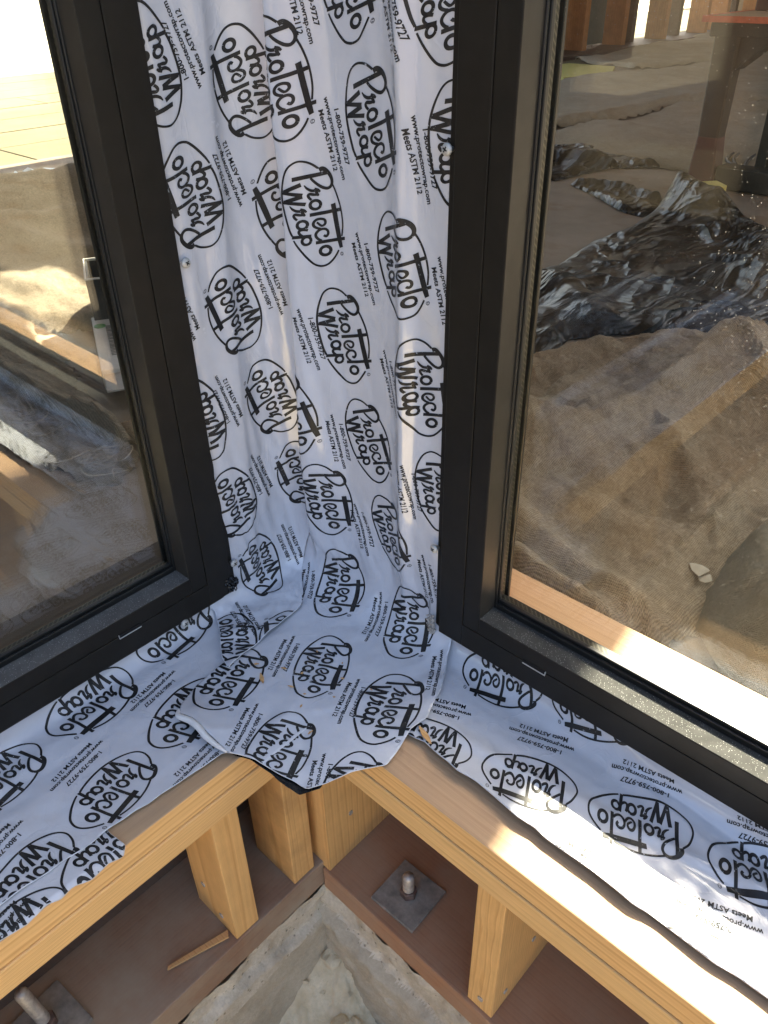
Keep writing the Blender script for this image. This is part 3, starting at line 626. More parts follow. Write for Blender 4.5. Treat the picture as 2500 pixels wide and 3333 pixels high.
boards('mudsill', [(-.74, UF + .002, -.80, 1.6, -.3915, MZL)], m_tread_y, 'reddish treated mudsill along the left foundation wall', 'mudsill', 'treated mudsills on the foundation')
boards('mudsill', [(UF + .004, 1.6, -.80, VF + .002, -.396, MZR)], m_tread_x, 'reddish treated mudsill along the right foundation wall with anchor bolt', 'mudsill', 'treated mudsills on the foundation')
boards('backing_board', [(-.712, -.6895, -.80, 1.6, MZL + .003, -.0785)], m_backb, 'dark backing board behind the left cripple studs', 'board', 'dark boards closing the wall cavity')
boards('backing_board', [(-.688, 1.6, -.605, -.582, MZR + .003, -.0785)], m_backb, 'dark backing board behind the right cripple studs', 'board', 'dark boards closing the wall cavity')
def anchor(label, u, v, z, rz, lean, top):
    r = empty('anchor_bolt', W(u, v, z)); tag(r, label, 'anchor bolt', 'foundation anchor bolts')
    bm = bmesh.new(); bx(bm, -.0385, .0385, -.0385, .0385, 0, .006, .0012); bm.transform(Matrix.Translation(W(u, v, z + .0006)) @ Matrix.Rotation(rz, 4, 'Z')); link('washer_plate', bm_mesh('washer_plate', bm), m_steel, r)
    bm = bmesh.new(); bmesh.ops.create_cone(bm, cap_ends=True, segments=6, radius1=.0128, radius2=.0122, depth=.013); bmesh.ops.bevel(bm, geom=bm.edges[:], offset=.001, segments=1, affect='EDGES'); bm.transform(Matrix.Translation(W(u, v, z + .0135)) @ Matrix.Rotation(.4, 4, 'Z')); link('nut', bm_mesh('nut', bm), m_rust, r)
    bm = bmesh.new(); n = 44; pts = []; rad = []
    for k in range(n):
        h = top * k / (n - 1); pts.append(Vector(W(u, v, z + .004 + h)) + Vector((lean[0], lean[1], 0)) * h); rad.append(.0078 + (.0007 if k % 2 else -.0004) if k < n - 2 else .0066)
    tube(bm, pts, rad, 14); link('threaded_rod', bm_mesh('threaded_rod', bm), m_bolt, r, True)
anchor('anchor bolt with square washer plate on the right mudsill', -.411, -.468, MZR, .03, (0, 0), .048)
anchor('leaning anchor bolt on the left mudsill at the bottom picture edge', -.628, -.030, MZL, .1, (-.12, -.1), .085)
bm = bmesh.new(); q = [bm.verts.new(W(*p)) for p in ((-.5735, -.170, MZL + .002), (-.5475, -.251, MZL + .004), (-.5555, -.2565, MZL + .004), (-.5765, -.173, MZL + .002))]; t_ = [bm.verts.new(p.co + Vector((0, 0, .004))) for p in q]
bm.faces.new(q); bm.faces.new(t_[::-1]); [bm.faces.new((q[i], q[(i + 1) % 4], t_[(i + 1) % 4], t_[i])) for i in range(4)]
tag(link('wood_splinter', bm_mesh('wood_splinter', bm), m_chip), 'long pale wood splinter lying on the left mudsill', 'splinter')
# foundation: two rough cast faces meeting under the corner, and the rubble heaped against them
def S_stemL(a, b):
    n = .004 * fbm(a / .06, b / .04, 91) + .002 * fbm(a / .015, b / .012, 93)
    k = sstep(-.447, -.458, b + .004 * np.sin(a * 31) - .10 * (a + .4156))
    return UF + .001 + n * (1 - .6 * k) + .013 * k, a, b
def S_stemR(a, b):
    n = .005 * fbm(a / .07, b / .04, 95) + .0025 * fbm(a / .014, b / .012, 97)
    st = b + .45 * np.clip(a + .5377, 0, .16) * .45
    return a, VF + .001 + n + .016 * sstep(-.435, -.452, st + .0025 * fbm(a / .05, 0, 99)), b
fr = empty('foundation_wall', W(UF, VF, -.66)); tag(fr, 'rough concrete foundation wall turning the inside corner below the mudsills', 'foundation')
for S, nm, a0, a1 in ((S_stemL, 'left_face', VF - .002, 1.6), (S_stemR, 'right_face', UF - .002, 1.6)):
    V, T = grid(a0, a0 + .75, -.70, -.3935, .005); V2, T2 = grid(a0 + .75, a1, -.70, -.3935, .03)
    P = lift(S, V); T = orient(P, T); P2 = lift(S, V2); T2 = orient(P2, T2)
    o = link('cast_face', mesh('cast_face', P + P2, T + [tuple(i + len(P) for i in t) for t in T2]), [m_stem, m_stem2], fr, True)
    for p in o.data.polygons:
        c = p.center
        if (c.z < -.452 - .10 * max(0, -c.y + .4156)) if nm == 'left_face' else (c.z < -.440 - .20 * min(.16, max(0, c.x + .5377))): p.material_index = 1
bm = bmesh.new(); bx(bm, -.76, UF - .008, -.80, 1.6, -.9, -.3945); bx(bm, UF - .007, 1.6, -.80, VF - .008, -.9, -.3985); link('core', bm_mesh('core', bm), m_stem, fr)
def rub(u, v):
    z = -.512 - .66 * (v + .4156) - .95 * (u + .5377); z = np.maximum(z, -.64 - .02 * (v + .4))
    return z + .011 * fbm(u / .07, v / .07, 101, 4) + .011 * np.maximum(0, fbm(u / .024, v / .024, 103)) ** 1.3 + .0035 * fbm(u / .008, v / .008, 107, 2)
S_rub = lambda a, b: (a, b, rub(a, b))
V, T = grid(-.56, .25, -.44, .25, .0045); P = lift(S_rub, V); T = orient(P, T)
V2, T2 = grid(.25, 1.4, -.44, 1.4, .03); P2 = lift(S_rub, V2); V3, T3 = grid(-.56, .25, .25, 1.4, .03); P3 = lift(S_rub, V3)
tag(link('rubble', mesh('rubble', P + P2 + P3, T + [tuple(i + len(P) for i in t) for t in orient(P2, T2)] + [tuple(i + len(P) + len(P2) for i in t) for t in orient(P3, T3)]), m_rubble, None, True), 'dry concrete rubble and dirt heaped against the foundation corner', 'rubble', kind='stuff')
random.seed(5); bm = bmesh.new()
for k in range(46):
    u = -.53 + random.random() ** 1.4 * .36; v = -.40 + random.random() ** 1.3 * .36; s = random.choice((.006, .008, .010, .014, .018)) * random.uniform(.6, 1.2)
    r = bmesh.ops.create_icosphere(bm, subdivisions=2, radius=1)
    M_ = Matrix.Translation(W(u, v, float(rub(np.array(u), np.array(v))) + s * .15)) @ Matrix.Rotation(random.random() * 6, 4, Vector((random.random(), random.random(), random.random())).normalized()) @ Matrix.Diagonal((s, s * random.uniform(.6, 1), s * random.uniform(.35, .6), 1))
    for q in r['verts']:
        c = q.co.copy(); f = 1 + .35 * float(vnoise(c.x * 1.7 + k, c.y * 1.7 + c.z * 2.1, k)); q.co = M_ @ (c * f)
tag(link('stones', bm_mesh('stones', bm), m_rubble), 'small broken concrete lumps scattered over the dirt below the corner', 'rubble', kind='stuff')
# ---------------- windows ----------------
def window(label, U, width, zb, h, slot, dust, loc, mgl):
    """U(s, n) -> (u, v): s along the wall from the corner-side edge, n outward from the frame face"""
    r = empty('window', loc); tag(r, label, 'window', 'dark framed windows either side of the corner')
    def b(bm, s0, s1, n0, n1, z0, z1, bev=0):
        (ua, va), (ub, vb) = U(s0, n0), U(s1, n1); bx(bm, ua, ub, va, vb, z0, z1, bev)
    z1 = zb + h; fw = .0725; fz = .0665
    def frame_set(bm, e0, e1, n0, n1, z_e0, z_e1, bev):   # one step of the profile on all four sides
        b(bm, e0, e1, n0, n1, zb + z_e0, z1 - z_e0, bev); b(bm, width - e1, width - e0, n0, n1, zb + z_e0, z1 - z_e0, bev)
        b(bm, e1, width - e1, n0, n1, zb + z_e0, zb + z_e1, bev); b(bm, e1, width - e1, n0, n1, z1 - z_e1, z1 - z_e0, bev)
    bm = bmesh.new()
    frame_set(bm, 0, .010, -.07, -.0060, 0, .007, .0008)
    frame_set(bm, .010, .0475, -.07, 0, .007, .0420, .0008)
    frame_set(bm, .0482, fw, -.034, -.0006, .0428, fz, .0008)
    frame_set(bm, .0476, fw - .016, -.07, -.0345, .0422, fz - .018, .0003)
    link('frame', bm_mesh('frame', bm), m_bronze, r)
    bm = bmesh.new(); b(bm, fw + .0006, width - fw - .0006, -.0335, -.0012, zb + fz - .004, zb + fz + .0006); link('dusty_ledge', bm_mesh('dusty_ledge', bm), m_ledge if dust else m_ledge_l, r)
    bm = bmesh.new(); b(bm, fw - .002, fw + .0007, -.0338, -.0010, zb + fz + .0008, z1 - fz); link('jamb_reveal', bm_mesh('jamb_reveal', bm), m_bronze_in, r)
    bm = bmesh.new()
    for (e0, e1, ze0, ze1, na, nb) in ((fw - .004, fw + .0050, fz - .004, fz + .0130, -.0395, -.0337), (fw - .004, fw + .0030, fz - .004, fz + .0085, -.0334, -.0300), (fw - .020, fw - .0005, fz - .020, fz - .0040, -.066, -.0610)):
        frame_set(bm, e0, e1, na, nb, ze0, ze1, .0011)
    link('gasket', bm_mesh('gasket', bm), m_rubber, r)
    bm = bmesh.new(); frame_set(bm, fw - .012, fw - .0025, -.0560, -.0447, fz - .010, fz + .0035, .0004); link('spacer_bar', bm_mesh('spacer_bar', bm), m_spacer, r)
    bm = bmesh.new(); b(bm, fw - .012, width - fw + .012, -.0440, -.0400, zb + fz - .014, z1 - fz + .014); link('outer_pane', bm_mesh('outer_pane', bm), mgl, r)
    bm = bmesh.new(); b(bm, fw - .012, width - fw + .012, -.0605, -.0565, zb + fz - .014, z1 - fz + .014); link('inner_pane', bm_mesh('inner_pane', bm), m_glass if dust else m_glass_in_l, r)
    bm = bmesh.new(); b(bm, slot[0], slot[1], -.002, .0004, zb + .0400, zb + .0447); link('weep_slot', bm_mesh('weep_slot', bm), m_slot, r)
    bm = bmesh.new(); b(bm, slot[0], slot[1] + .0006, -.002, .0012, zb + .0388, zb + .0399); b(bm, slot[1], slot[1] + .0008, -.002, .0012, zb + .0400, zb + .0447); link('weep_slot_lip', bm_mesh('weep_slot_lip', bm), m_lip, r)
    return r
UL = lambda s, n: (-.7475 + n, -.482 + s)
UR = lambda s, n: (-.487 + s, -.600 + n)
window('left window: dark bronze frame, glass showing burlap and a bright far floor', UL, 1.5, .0265, 1.62, (.153, .184), 0, W(-.75, -.48, .026), m_glass_l)
window('right window: dark bronze frame, dusty glass with sunlit sill behind', UR, 1.5, .0310, 1.62, (.140, .171), 1, W(-.487, -.60, .031), m_glass_d)
def screw(label, p, d):
    r = empty('screw', W(*p)); tag(r, label, 'screw', 'pan head screws along the frame edges')
    z = Vector(W(*d)).normalized(); M_ = Matrix.Translation(W(*p)) @ z.to_track_quat('Z', 'Y').to_matrix().to_4x4()
    bm = bmesh.new(); n = 18
    prof = [(0, .0030), (.0032, .0028), (.0048, .0019), (.0055, .0008), (.0058, -.0006), (.0028, -.001), (.0022, -.012), (0, -.014)]
    rr = [[bm.verts.new((rad * math.cos(2 * math.pi * k / n), rad * math.sin(2 * math.pi * k / n), h)) for k in range(n)] if rad else [bm.verts.new((0, 0, h))] for rad, h in prof]
    for A_, B_ in zip(rr, rr[1:]):
        for k in range(n):
            f = [A_[k % len(A_)], B_[k % len(B_)], B_[(k + 1) % len(B_)], A_[(k + 1) % len(A_)]]; f = list(dict.fromkeys(f))
            if len(f) > 2: bm.faces.new(f)
    bm.transform(M_); link('head', bm_mesh('head', bm), m_screw, r, True)
    bm = bmesh.new()
    for a, b_ in ((.0026, .0006), (.0006, .0026)): bx(bm, -a, a, -b_, b_, .0026, .00325)
    bm.transform(M_ @ Matrix.Rotation(.5 + p[2], 4, 'Z')); link('cross_recess', bm_mesh('cross_recess', bm), m_dark, r)
screw('screw in the left window jamb, upper of two beside the tape', (-.7460, -.4785, .496), (1, -.05, .1))
screw('screw in the left window jamb just above its lower corner', (-.7460, -.4800, .080), (1, -.05, .1))
screw('screw under the bottom rail of the left window', (-.7460, -.389, .0300), (1, 0, .2))
screw('screw in the right window jamb, upper one', (-.4845, -.5985, .622), (-.05, 1, .1))
screw('screw in the right window jamb near its lower corner', (-.4870, -.5985, .170), (-.05, 1, .1))
def residue(label, c, d1, d2, n, seed):
    random.seed(seed); bm = bmesh.new()
    for k in range(n):
        p = Vector(W(*c)) + Vector(W(*d1)) * random.gauss(0, .45) + Vector(W(*d2)) * random.gauss(0, .45); s = random.uniform(.001, .0032)
        r = bmesh.ops.create_icosphere(bm, subdivisions=1, radius=s)
        for q in r['verts']: q.co = p + Vector((q.co.x * random.uniform(.5, 1.6), q.co.y * random.uniform(.5, 1.6), q.co.z * random.uniform(.4, 1.5)))
    tag(link('sealant_crumbs', bm_mesh('sealant_crumbs', bm), [m_adh if seed % 2 else m_chipgrey]), label, 'sealant', kind='stuff')
m_chipgrey = plain('grey_sealant_crumb', (.36, .33, .29), .6, var=.5, vs=300)
residue('crumpled dark sealant bits at the lower corner of the left window', (-.7475, -.472, .045), (0, .011, 0), (0, 0, .013), 60, 3)
residue('grey sealant bits stuck to the lower corner of the right window', (-.488, -.598, .046), (.006, 0, 0), (0, 0, .015), 60, 4)
# ---------------- corner post, walls above, roof (mostly out of view; they shade and are reflected, some added) ----------------
cp = empty('corner_post', W(-.9, -.7, 0)); tag(cp, 'orange timber corner post inside the wall behind the flashing tape', 'post')
for bxs in ((-.97, -.5062, -.812, -.685), (-.97, -.86, -.684, -.50), (-.97, -.762, -.678, -.615)):
    bm = bmesh.new(); bx(bm, *bxs, .0008, 1.75, .001); link('stud', bm_mesh('stud', bm), m_orange_z, cp)
boards('header_wall', [(-.97, -.755, -.81, 9.0, 1.76, 4.2)], m_wallp, 'sheathed wall above the left window', 'wall', 'walls above the windows', bev=0)
boards('header_wall', [(-.753, 8.5, -.81, -.61, 1.76, 4.2)], m_wallp, 'sheathed wall above the right window, raised to shade the yard', 'wall', 'walls above the windows', bev=0)  # raised past the roof so its shadow covers ground the glass reflects
boards('side_wall', [(-.97, -.755, 1.03, 9.0, -.69, 1.755)], m_wallp, 'sheathed wall beyond the left window', 'wall', 'walls beside the windows', bev=0)
boards('side_wall', [(1.02, 8.5, -.81, -.61, -.69, 1.755)], m_wallp, 'sheathed wall beyond the right window', 'wall', 'walls beside the windows', bev=0)
boards('reflection_blocker', [(-.7, 10, 6.5, 6.55, -.70, 1.3)], m_backb, 'added dark barrier behind the camera, dimming what the glass reflects', 'added blocker', bev=0)  # unseen barrier added to block bright sky and ground from glass reflections
boards('added_back_wall', [(-7.2, 8.5, -17.3, -17.1, -.249, 2.59)], m_wallp, 'added back wall at the far end of the house, blocking horizon glare', 'wall', bev=0)  # added to keep horizon sky from reflecting in the black plastic
boards('added_outer_wall', [(-5.62, -5.45, -.75, 9.0, -.249, 2.59)], m_wallp, 'added outer wall of the left room, hiding the bright yard from reflections', 'wall', bev=0)  # put here to hide the sunlit yard from the right glass reflection
bm = bmesh.new()
for b in ((-5.6, 3.5, -17, -13), (-5.6, .35, -13, -4.15), (3.3, 3.5, -13, -4.15), (-7.2, -5.6, -17, -8.2), (-5.6, -3.36, -4.15, -3.86), (-2.72, 3.5, -4.15, -3.86), (-5.6, 3.5, -3.86, -3.60), (-5.6, -.59, -3.60, -1.7), (2.4, 3.5, -3.6, -1.7), (-5.6, 3.5, -1.7, -.815), (-5.6, -.975, -.814, 9.0), (3.5, 8.5, -17, -.815)):  # large right opening added so unseen sunlit floor brightens the room
    bx(bm, *b, 2.6, 2.63)
# slanted edge of the roof opening
q = [bm.verts.new(W(*p)) for p in ((-.59, -3.6, 2.6), (-.31, -1.7, 2.6), (-.59, -1.7, 2.6), (-.59, -3.6, 2.63), (-.31, -1.7, 2.63), (-.59, -1.7, 2.63))]
for f in ((0, 1, 2), (3, 4, 5), (0, 1, 4, 3), (1, 2, 5, 4), (0, 2, 5, 3)): bm.faces.new([q[i] for i in f])
tag(link('roof_deck', bm_mesh('roof_deck', bm), m_rooft), 'plywood roof deck over the house with openings in it, one added to brighten the room', 'roof')
# ---------------- ground and floors ----------------
def sheet(name, poly, z, mat, kind='structure'):
    bm = bmesh.new(); bm.faces.new([bm.verts.new(W(u, v, z)) for u, v in poly]); o = link(name, bm_mesh(name, bm), mat)
    for p in o.data.polygons:
        if p.normal.z < 0: p.flip()
    return tag(o, kind=kind)
sheet('ground', [(-60, -60), (60, -60), (60, 60), (-60, 60)], -.70, m_ground)
sheet('bounce_pad', [(-.70, -.60), (3.2, -.60), (3.2, 2.1), (-.70, 2.1)], -.69, m_pad)  # unseen pale pad added to bounce warm sun onto the corner
bm = bmesh.new(); bx(bm, -5.4, 6, -20, -.818, -.68, -.25); bx(bm, -5.4, -.975, -.8175, 6, -.68, -.25); tag(link('interior_floor', bm_mesh('interior_floor', bm), m_slab), kind='structure')
bm = bmesh.new(); random.seed(8)
for k in range(8):
    u1 = -5.405 - k * .61; v0 = -22.0 + 1.1 * (k % 3)
    while v0 < 6: bx(bm, u1 - .585, u1, v0, v0 + 2.43, -.68, -.2515 - .003 * random.random(), .004); v0 += 2.44
tag(link('subfloor', bm_mesh('subfloor', bm), m_deck), kind='structure')
bm = bmesh.new(); bx(bm, -40, -10.30, -24, 8, -.68, -.254); tag(link('paved_yard', bm_mesh('paved_yard', bm), m_pave), kind='structure')
# ---------------- things on the floor inside ----------------
FZ = -.25
def pdist(P, line):
    P = np.asarray(P, float); best = np.full(len(P), 1e9); sg = np.zeros(len(P))
    for (x0, y0), (x1, y1) in zip(line, line[1:]):
        dx, dy = x1 - x0, y1 - y0; t = np.clip(((P[:, 0] - x0) * dx + (P[:, 1] - y0) * dy) / (dx * dx + dy * dy), 0, 1)
        ex, ey = P[:, 0] - x0 - t * dx, P[:, 1] - y0 - t * dy; d = np.hypot(ex, ey); s = np.sign(dx * ey - dy * ex); m = d < best
        best = np.where(m, d, best); sg = np.where(m, s, sg)
    return best, sg
def blanket(name, label, cat, dom, ridges, mat, h, base=.012, namp=.010, nsc=.16, edge=.05, seed=0, group=None, edgen=.0, wrap=0):
    """cloth lying on the floor: ridges = (polyline, height, width on its left, width on its right)"""
    D = np.array(dom)
    def S(a, b):
        P = np.c_[np.ravel(a), np.ravel(b)]; e = sdf(P, dom); z = base * np.ones(len(P))
        for ln, hh, wl, wr in ridges:
            d, s = pdist(P, ln); w = np.where(s > 0, wl, wr); z = z + hh * np.exp(-(d / w) ** 2)
        z = z + namp * fbm(P[:, 0] / nsc, P[:, 1] / nsc, 200 + seed, 4) + .35 * namp * fbm(P[:, 0] / (nsc * .3), P[:, 1] / (nsc * .22), 210 + seed, 3)
        z = np.maximum(z, .004) * (.15 + .85 * sstep(0, edge, e) ** .6)
        return P[:, 0], P[:, 1], FZ + z + .002
    V, T = grid(D[:, 0].min() - .02, D[:, 0].max() + .02, D[:, 1].min() - .02, D[:, 1].max() + .02, h)
    g = sdf(V, dom) + edgen * (fbm(V[:, 0] / .03, V[:, 1] / .03, 300 + seed))
    V, T = clip(V, T, g); P = lift(S, V); T = orient(P, T)
    o = link(name, mesh(name, P, T), mat, None, True); md = o.modifiers.new('thickness', 'SOLIDIFY'); md.thickness = .003; md.offset = -1
    return tag(o, label, cat, group)
BG = 'burlap blankets spread over the floor'
blanket('burlap_blanket', 'brown burlap piled in deep folds right behind the dusty right window', 'burlap',
        [(-1.8, -.84), (-.52, -.84), (-.40, -.90), (-.345, -.97), (-.325, -1.06), (-.315, -1.15), (-.30, -1.30), (.3, -1.55), (.8, -2.2), (.2, -2.65), (-.45, -2.62), (-.74, -2.52), (-1.02, -2.36), (-1.20, -2.14), (-1.17, -1.86), (-1.5, -1.7), (-1.9, -1.5)],
        [([(-1.5, -1.35), (-.96, -1.56), (-.96, -1.73), (-.95, -1.89), (-.82, -1.99), (-.62, -2.05)], .085, .20, .03), ([(-1.3, -1.20), (-.92, -1.36), (-.84, -1.52), (-.84, -1.72), (-.80, -1.90), (-.66, -2.02)], .04, .12, .02), ([(-1.2, -1.30), (-.82, -1.44), (-.77, -1.5), (-.74, -1.68), (-.71, -1.93), (-.68, -2.12), (-.50, -2.2)], .075, .22, .025),
         ([(-1.2, -1.75), (-1.10, -1.93), (-1.03, -2.04), (-.88, -2.11), (-.70, -2.10)], .06, .10, .025), ([(-.9, -1.15), (-.68, -1.11), (-.62, -1.09), (-.54, -1.07), (-.5, -1.06), (-.40, -1.03)], .075, .035, .05),
         ([(-.8, -1.0), (-.62, -.99), (-.54, -.965), (-.47, -.96), (-.42, -.95)], .11, .03, .055), ([(-1.0, -1.28), (-.75, -1.25), (-.55, -1.30), (-.40, -1.36)], .05, .12, .02), ([(-.62, -1.6), (-.5, -1.5), (-.42, -1.38)], .045, .03, .06), ([(-.55, -1.95), (-.35, -1.85), (-.1, -1.8)], .06, .04, .1)], m_burlap, .009, .03, .020, .18, .03, 1, BG, .012)
blanket('felt_blanket', 'grey fuzzy felt blanket heaped at the right behind the dusty window', 'blanket',
        [(-.36, -1.22), (-.325, -1.15), (-.27, -1.09), (-.22, -1.04), (-.16, -.985), (-.10, -.93), (.25, -.90), (.8, -1.0), (.9, -1.7), (.2, -1.8), (-.25, -1.62), (-.36, -1.42)],
        [([(-.30, -1.42), (-.20, -1.25), (-.05, -1.06), (.2, -.98)], .06, .10, .25), ([(-.20, -1.42), (.0, -1.3), (.4, -1.25)], .05, .06, .09)], m_felt, .009, .13, .026, .11, .09, 2, BG)
blanket('burlap_blanket', 'worn burlap laid flat on the far floor beside the work stand', 'burlap', [(-3.6, -4.75), (-2.64, -4.80), (-2.18, -4.70), (-1.9, -4.7), (-.6, -4.2), (0, -5.6), (-1.6, -8.0), (-2.79, -7.5), (-3.03, -7.05), (-3.13, -6.7), (-3.2, -5.8), (-3.4, -5.2)],
        [([(-3.2, -5.6), (-2.4, -5.2), (-1.9, -5.6)], .05, .2, .3), ([(-3.12, -6.6), (-2.7, -7.0), (-2.4, -7.4)], .05, .1, .1)], m_burlap_far, .045, .02, .018, .4, .04, 3, BG, .03)
blanket('burlap_blanket', 'second burlap strip farther back on the floor toward the stud wall', 'burlap', [(-5.2, -5.5), (-3.45, -5.35), (-3.24, -5.85), (-3.17, -6.75), (-3.05, -7.15), (-2.78, -7.65), (-1.5, -8.3), (-2.6, -10.4), (-4.3, -10.2), (-4.6, -9.0), (-4.85, -8.6), (-4.85, -7.7)],
        [([(-3.35, -5.6), (-3.2, -6.6), (-3.0, -7.4)], .05, .1, .25)], m_burlap_far, .06, .035, .016, .5, .05, 4, BG, .03)
blanket('burlap_blanket', 'third burlap strip lying along the foot of the stud wall', 'burlap', [(-5.75, -9.4), (-5.0, -9.3), (-4.75, -9.1), (-4.4, -10.3), (-2.6, -10.5), (-3, -15), (-6.3, -15.4)], [], m_burlap_far, .10, .05, .02, .8, .05, 5, BG, .03)
blanket('burlap_blanket', 'loose brown burlap ridged across the floor behind the left window', 'burlap', [(-4.55, -2.9), (-4.42, -2.2), (-4.32, -1.7), (-4.2, -.6), (-3.4, -.2), (-2.6, -.6), (-2.42, -.96), (-2.60, -1.04), (-2.42, -1.20), (-2.05, -1.03), (-1.95, -1.15), (-1.98, -1.6), (-2.6, -2.5), (-3.6, -3.2)],
        [([(-3.6, -1.22), (-3.27, -1.28), (-3.17, -1.31), (-3.05, -1.33), (-2.81, -1.31), (-2.56, -1.27)], .03, .10, .14), ([(-3.3, -1.12), (-3.06, -1.17), (-2.88, -1.18)], .025, .06, .08), ([(-3.6, -1.44), (-3.34, -1.46), (-3.16, -1.46), (-2.95, -1.47), (-2.6, -1.6)], .08, .05, .12),
         ([(-3.8, -1.4), (-3.71, -1.48), (-3.6, -1.6), (-3.55, -1.78)], .08, .06, .15), ([(-4.2, -1.5), (-4.1, -1.75), (-4.0, -2.2)], .16, .15, .2)], m_burlap_l, .016, .04, .014, .22, .06, 6, BG, .02)
blanket('burlap_blanket', 'thin frayed burlap nearest the left window glass', 'burlap', [(-2.75, -.50), (-2.3, -.35), (-1.95, -.60), (-1.83, -.62), (-1.63, -.66), (-1.56, -.72), (-1.60, -.82), (-1.75, -.86), (-2.1, -.92), (-2.30, -1.0), (-2.6, -.98)],
        [([(-2.3, -.78), (-2.08, -.79), (-1.87, -.82), (-1.71, -.84)], .05, .02, .05), ([(-2.7, -.7), (-2.2, -.66), (-1.9, -.66)], .03, .05, .05)], m_burlap_l, .012, .02, .016, .12, .02, 7, BG, .02)
PG = 'crumpled black plastic sheeting on the floor'
blanket('plastic_sheet', 'large crumpled black plastic sheet in the middle of the right window view', 'plastic sheet',
        [(-1.35, -1.72), (-1.17, -1.90), (-1.22, -2.16), (-1.05, -2.37), (-.82, -2.5), (-.45, -2.64), (.3, -2.7), (.6, -3.2), (-.4, -3.6), (-1.22, -3.72), (-1.47, -3.82), (-1.70, -4.02), (-1.82, -4.02), (-1.76, -3.75), (-1.71, -3.45), (-1.73, -3.17), (-1.66, -2.77), (-1.69, -2.65), (-1.75, -2.3)],
        [([(-1.80, -4.0), (-1.72, -3.92), (-1.5, -3.75)], .13, .10, .14), ([(-1.4, -3.6), (-1.0, -3.4)], .05, .1, .15), ([(-1.0, -3.1), (-.6, -2.9)], .06, .1, .2), ([(-1.5, -2.5), (-1.2, -2.3)], .05, .08, .1)], m_bplastic, .014, .03, .011, .26, .06, 8, PG)
blanket('plastic_sheet', 'small black plastic scrap near the window frame, higher in the view', 'plastic sheet', [(-3.4, -4.7), (-3.05, -4.89), (-2.87, -4.96), (-2.51, -4.84), (-2.18, -4.73), (-2.42, -4.50), (-2.49, -4.03), (-3.0, -4.1)], [([(-2.9, -4.3), (-2.5, -4.5)], .05, .05, .08)], m_bplastic, .03, .03, .015, .2, .05, 9, PG)
blanket('plastic_sheet', 'folded tail of black plastic pointing left of the big sheet', 'plastic sheet', [(-2.38, -4.01), (-2.33, -4.08), (-2.21, -4.12), (-1.85, -4.01), (-1.74, -3.9), (-1.76, -3.66), (-1.89, -3.68), (-2.17, -3.88)], [([(-2.35, -4.03), (-2.1, -4.06), (-1.85, -3.98)], .035, .03, .05), ([(-2.3, -3.95), (-2.1, -3.83), (-1.9, -3.7)], .025, .03, .03)], m_bplastic, .016, .012, .01, .1, .02, 10, PG)
blanket('plastic_sheet', 'pale translucent plastic lying in the sun beyond the left burlap', 'plastic sheet', [(-4.25, -1.0), (-4.2, -1.75), (-4.35, -2.0), (-4.42, -2.35), (-4.58, -2.35), (-4.75, -1.9), (-4.8, -.8)], [([(-4.5, -2.3), (-4.5, -1.6)], .08, .05, .06)], m_wplastic, .03, .03, .03, .12, .04, 11)
def panel(name, poly, z0, z1, mat, label, cat, group=None):
    bm = bmesh.new(); q = [bm.verts.new(W(u, v, z0)) for u, v in poly]; p = [bm.verts.new(W(u, v, z1)) for u, v in poly]; n = len(poly)
    bm.faces.new(q); bm.faces.new(p[::-1]); [bm.faces.new((q[i], q[(i + 1) % n], p[(i + 1) % n], p[i])) for i in range(n)]
    return tag(link(name, bm_mesh(name, bm), mat), label, cat, group)
panel('foam_board', [(-5.6, -9.1), (-5.0, -9.1), (-4.7, -8.5), (-4.9, -7.9), (-5.6, -8.2)], FZ + .003, FZ + .03, m_yellow, 'yellow board lying flat at the foot of the far stud wall', 'board')
panel('foam_wedge', [(-1.66, -3.90), (-1.58, -4.0), (-1.50, -3.93), (-1.56, -3.84)], FZ + .10, FZ + .135, m_yellow, 'small yellow scrap resting on the black plastic by the stand foot', 'scrap')
# work stand
ws = empty('work_stand', W(-1.8, -4.45, FZ)); tag(ws, 'dark plastic work stand with red feet and a plywood top edged in red', 'work stand')
def prism(bm, quad_lo, quad_hi):
    q = [bm.verts.new(W(*p)) for p in quad_lo]; p = [bm.verts.new(W(*r_)) for r_ in quad_hi]
    bm.faces.new(q); bm.faces.new(p[::-1]); [bm.faces.new((q[i], q[(i + 1) % 4], p[(i + 1) % 4], p[i])) for i in range(4)]
def leg(nm, uc, vc, w, d, red=True):
    bm = bmesh.new()
    lo = [(uc - w * .6, vc - d, FZ + .14), (uc + w * .45, vc - d, FZ + .14), (uc + w * .45, vc + d * .2, FZ + .14), (uc - w * .6, vc + d * .2, FZ + .14)]
    hi = [(uc - w * .75, vc - d, .47), (uc + w * .55, vc - d, .47), (uc + w * .55, vc + d * .2, .47), (uc - w * .75, vc + d * .2, .47)]
    prism(bm, lo, hi); bmesh.ops.bevel(bm, geom=bm.edges[:], offset=.008, segments=1, affect='EDGES'); link('leg', bm_mesh('leg', bm), m_dkplastic, ws)
    if red:
        bm = bmesh.new(); prism(bm, [(uc - w * .78, vc - d * 1.1, FZ + .002), (uc + w * .75, vc - d * 1.1, FZ + .002), (uc + w * .75, vc + d * .35, FZ + .002), (uc - w * .78, vc + d * .35, FZ + .002)],
                                [(uc - w * .62, vc - d * 1.02, FZ + .25), (uc + w * .47, vc - d * 1.02, FZ + .25), (uc + w * .47, vc + d * .23, FZ + .25), (uc - w * .62, vc + d * .23, FZ + .25)]); bmesh.ops.bevel(bm, geom=bm.edges[:], offset=.008, segments=1, affect='EDGES'); link('foot', bm_mesh('foot', bm), m_red, ws)
leg('leg', -1.83, -4.42, .098, .085)
leg('leg', -.75, -4.42, .115, .10); 
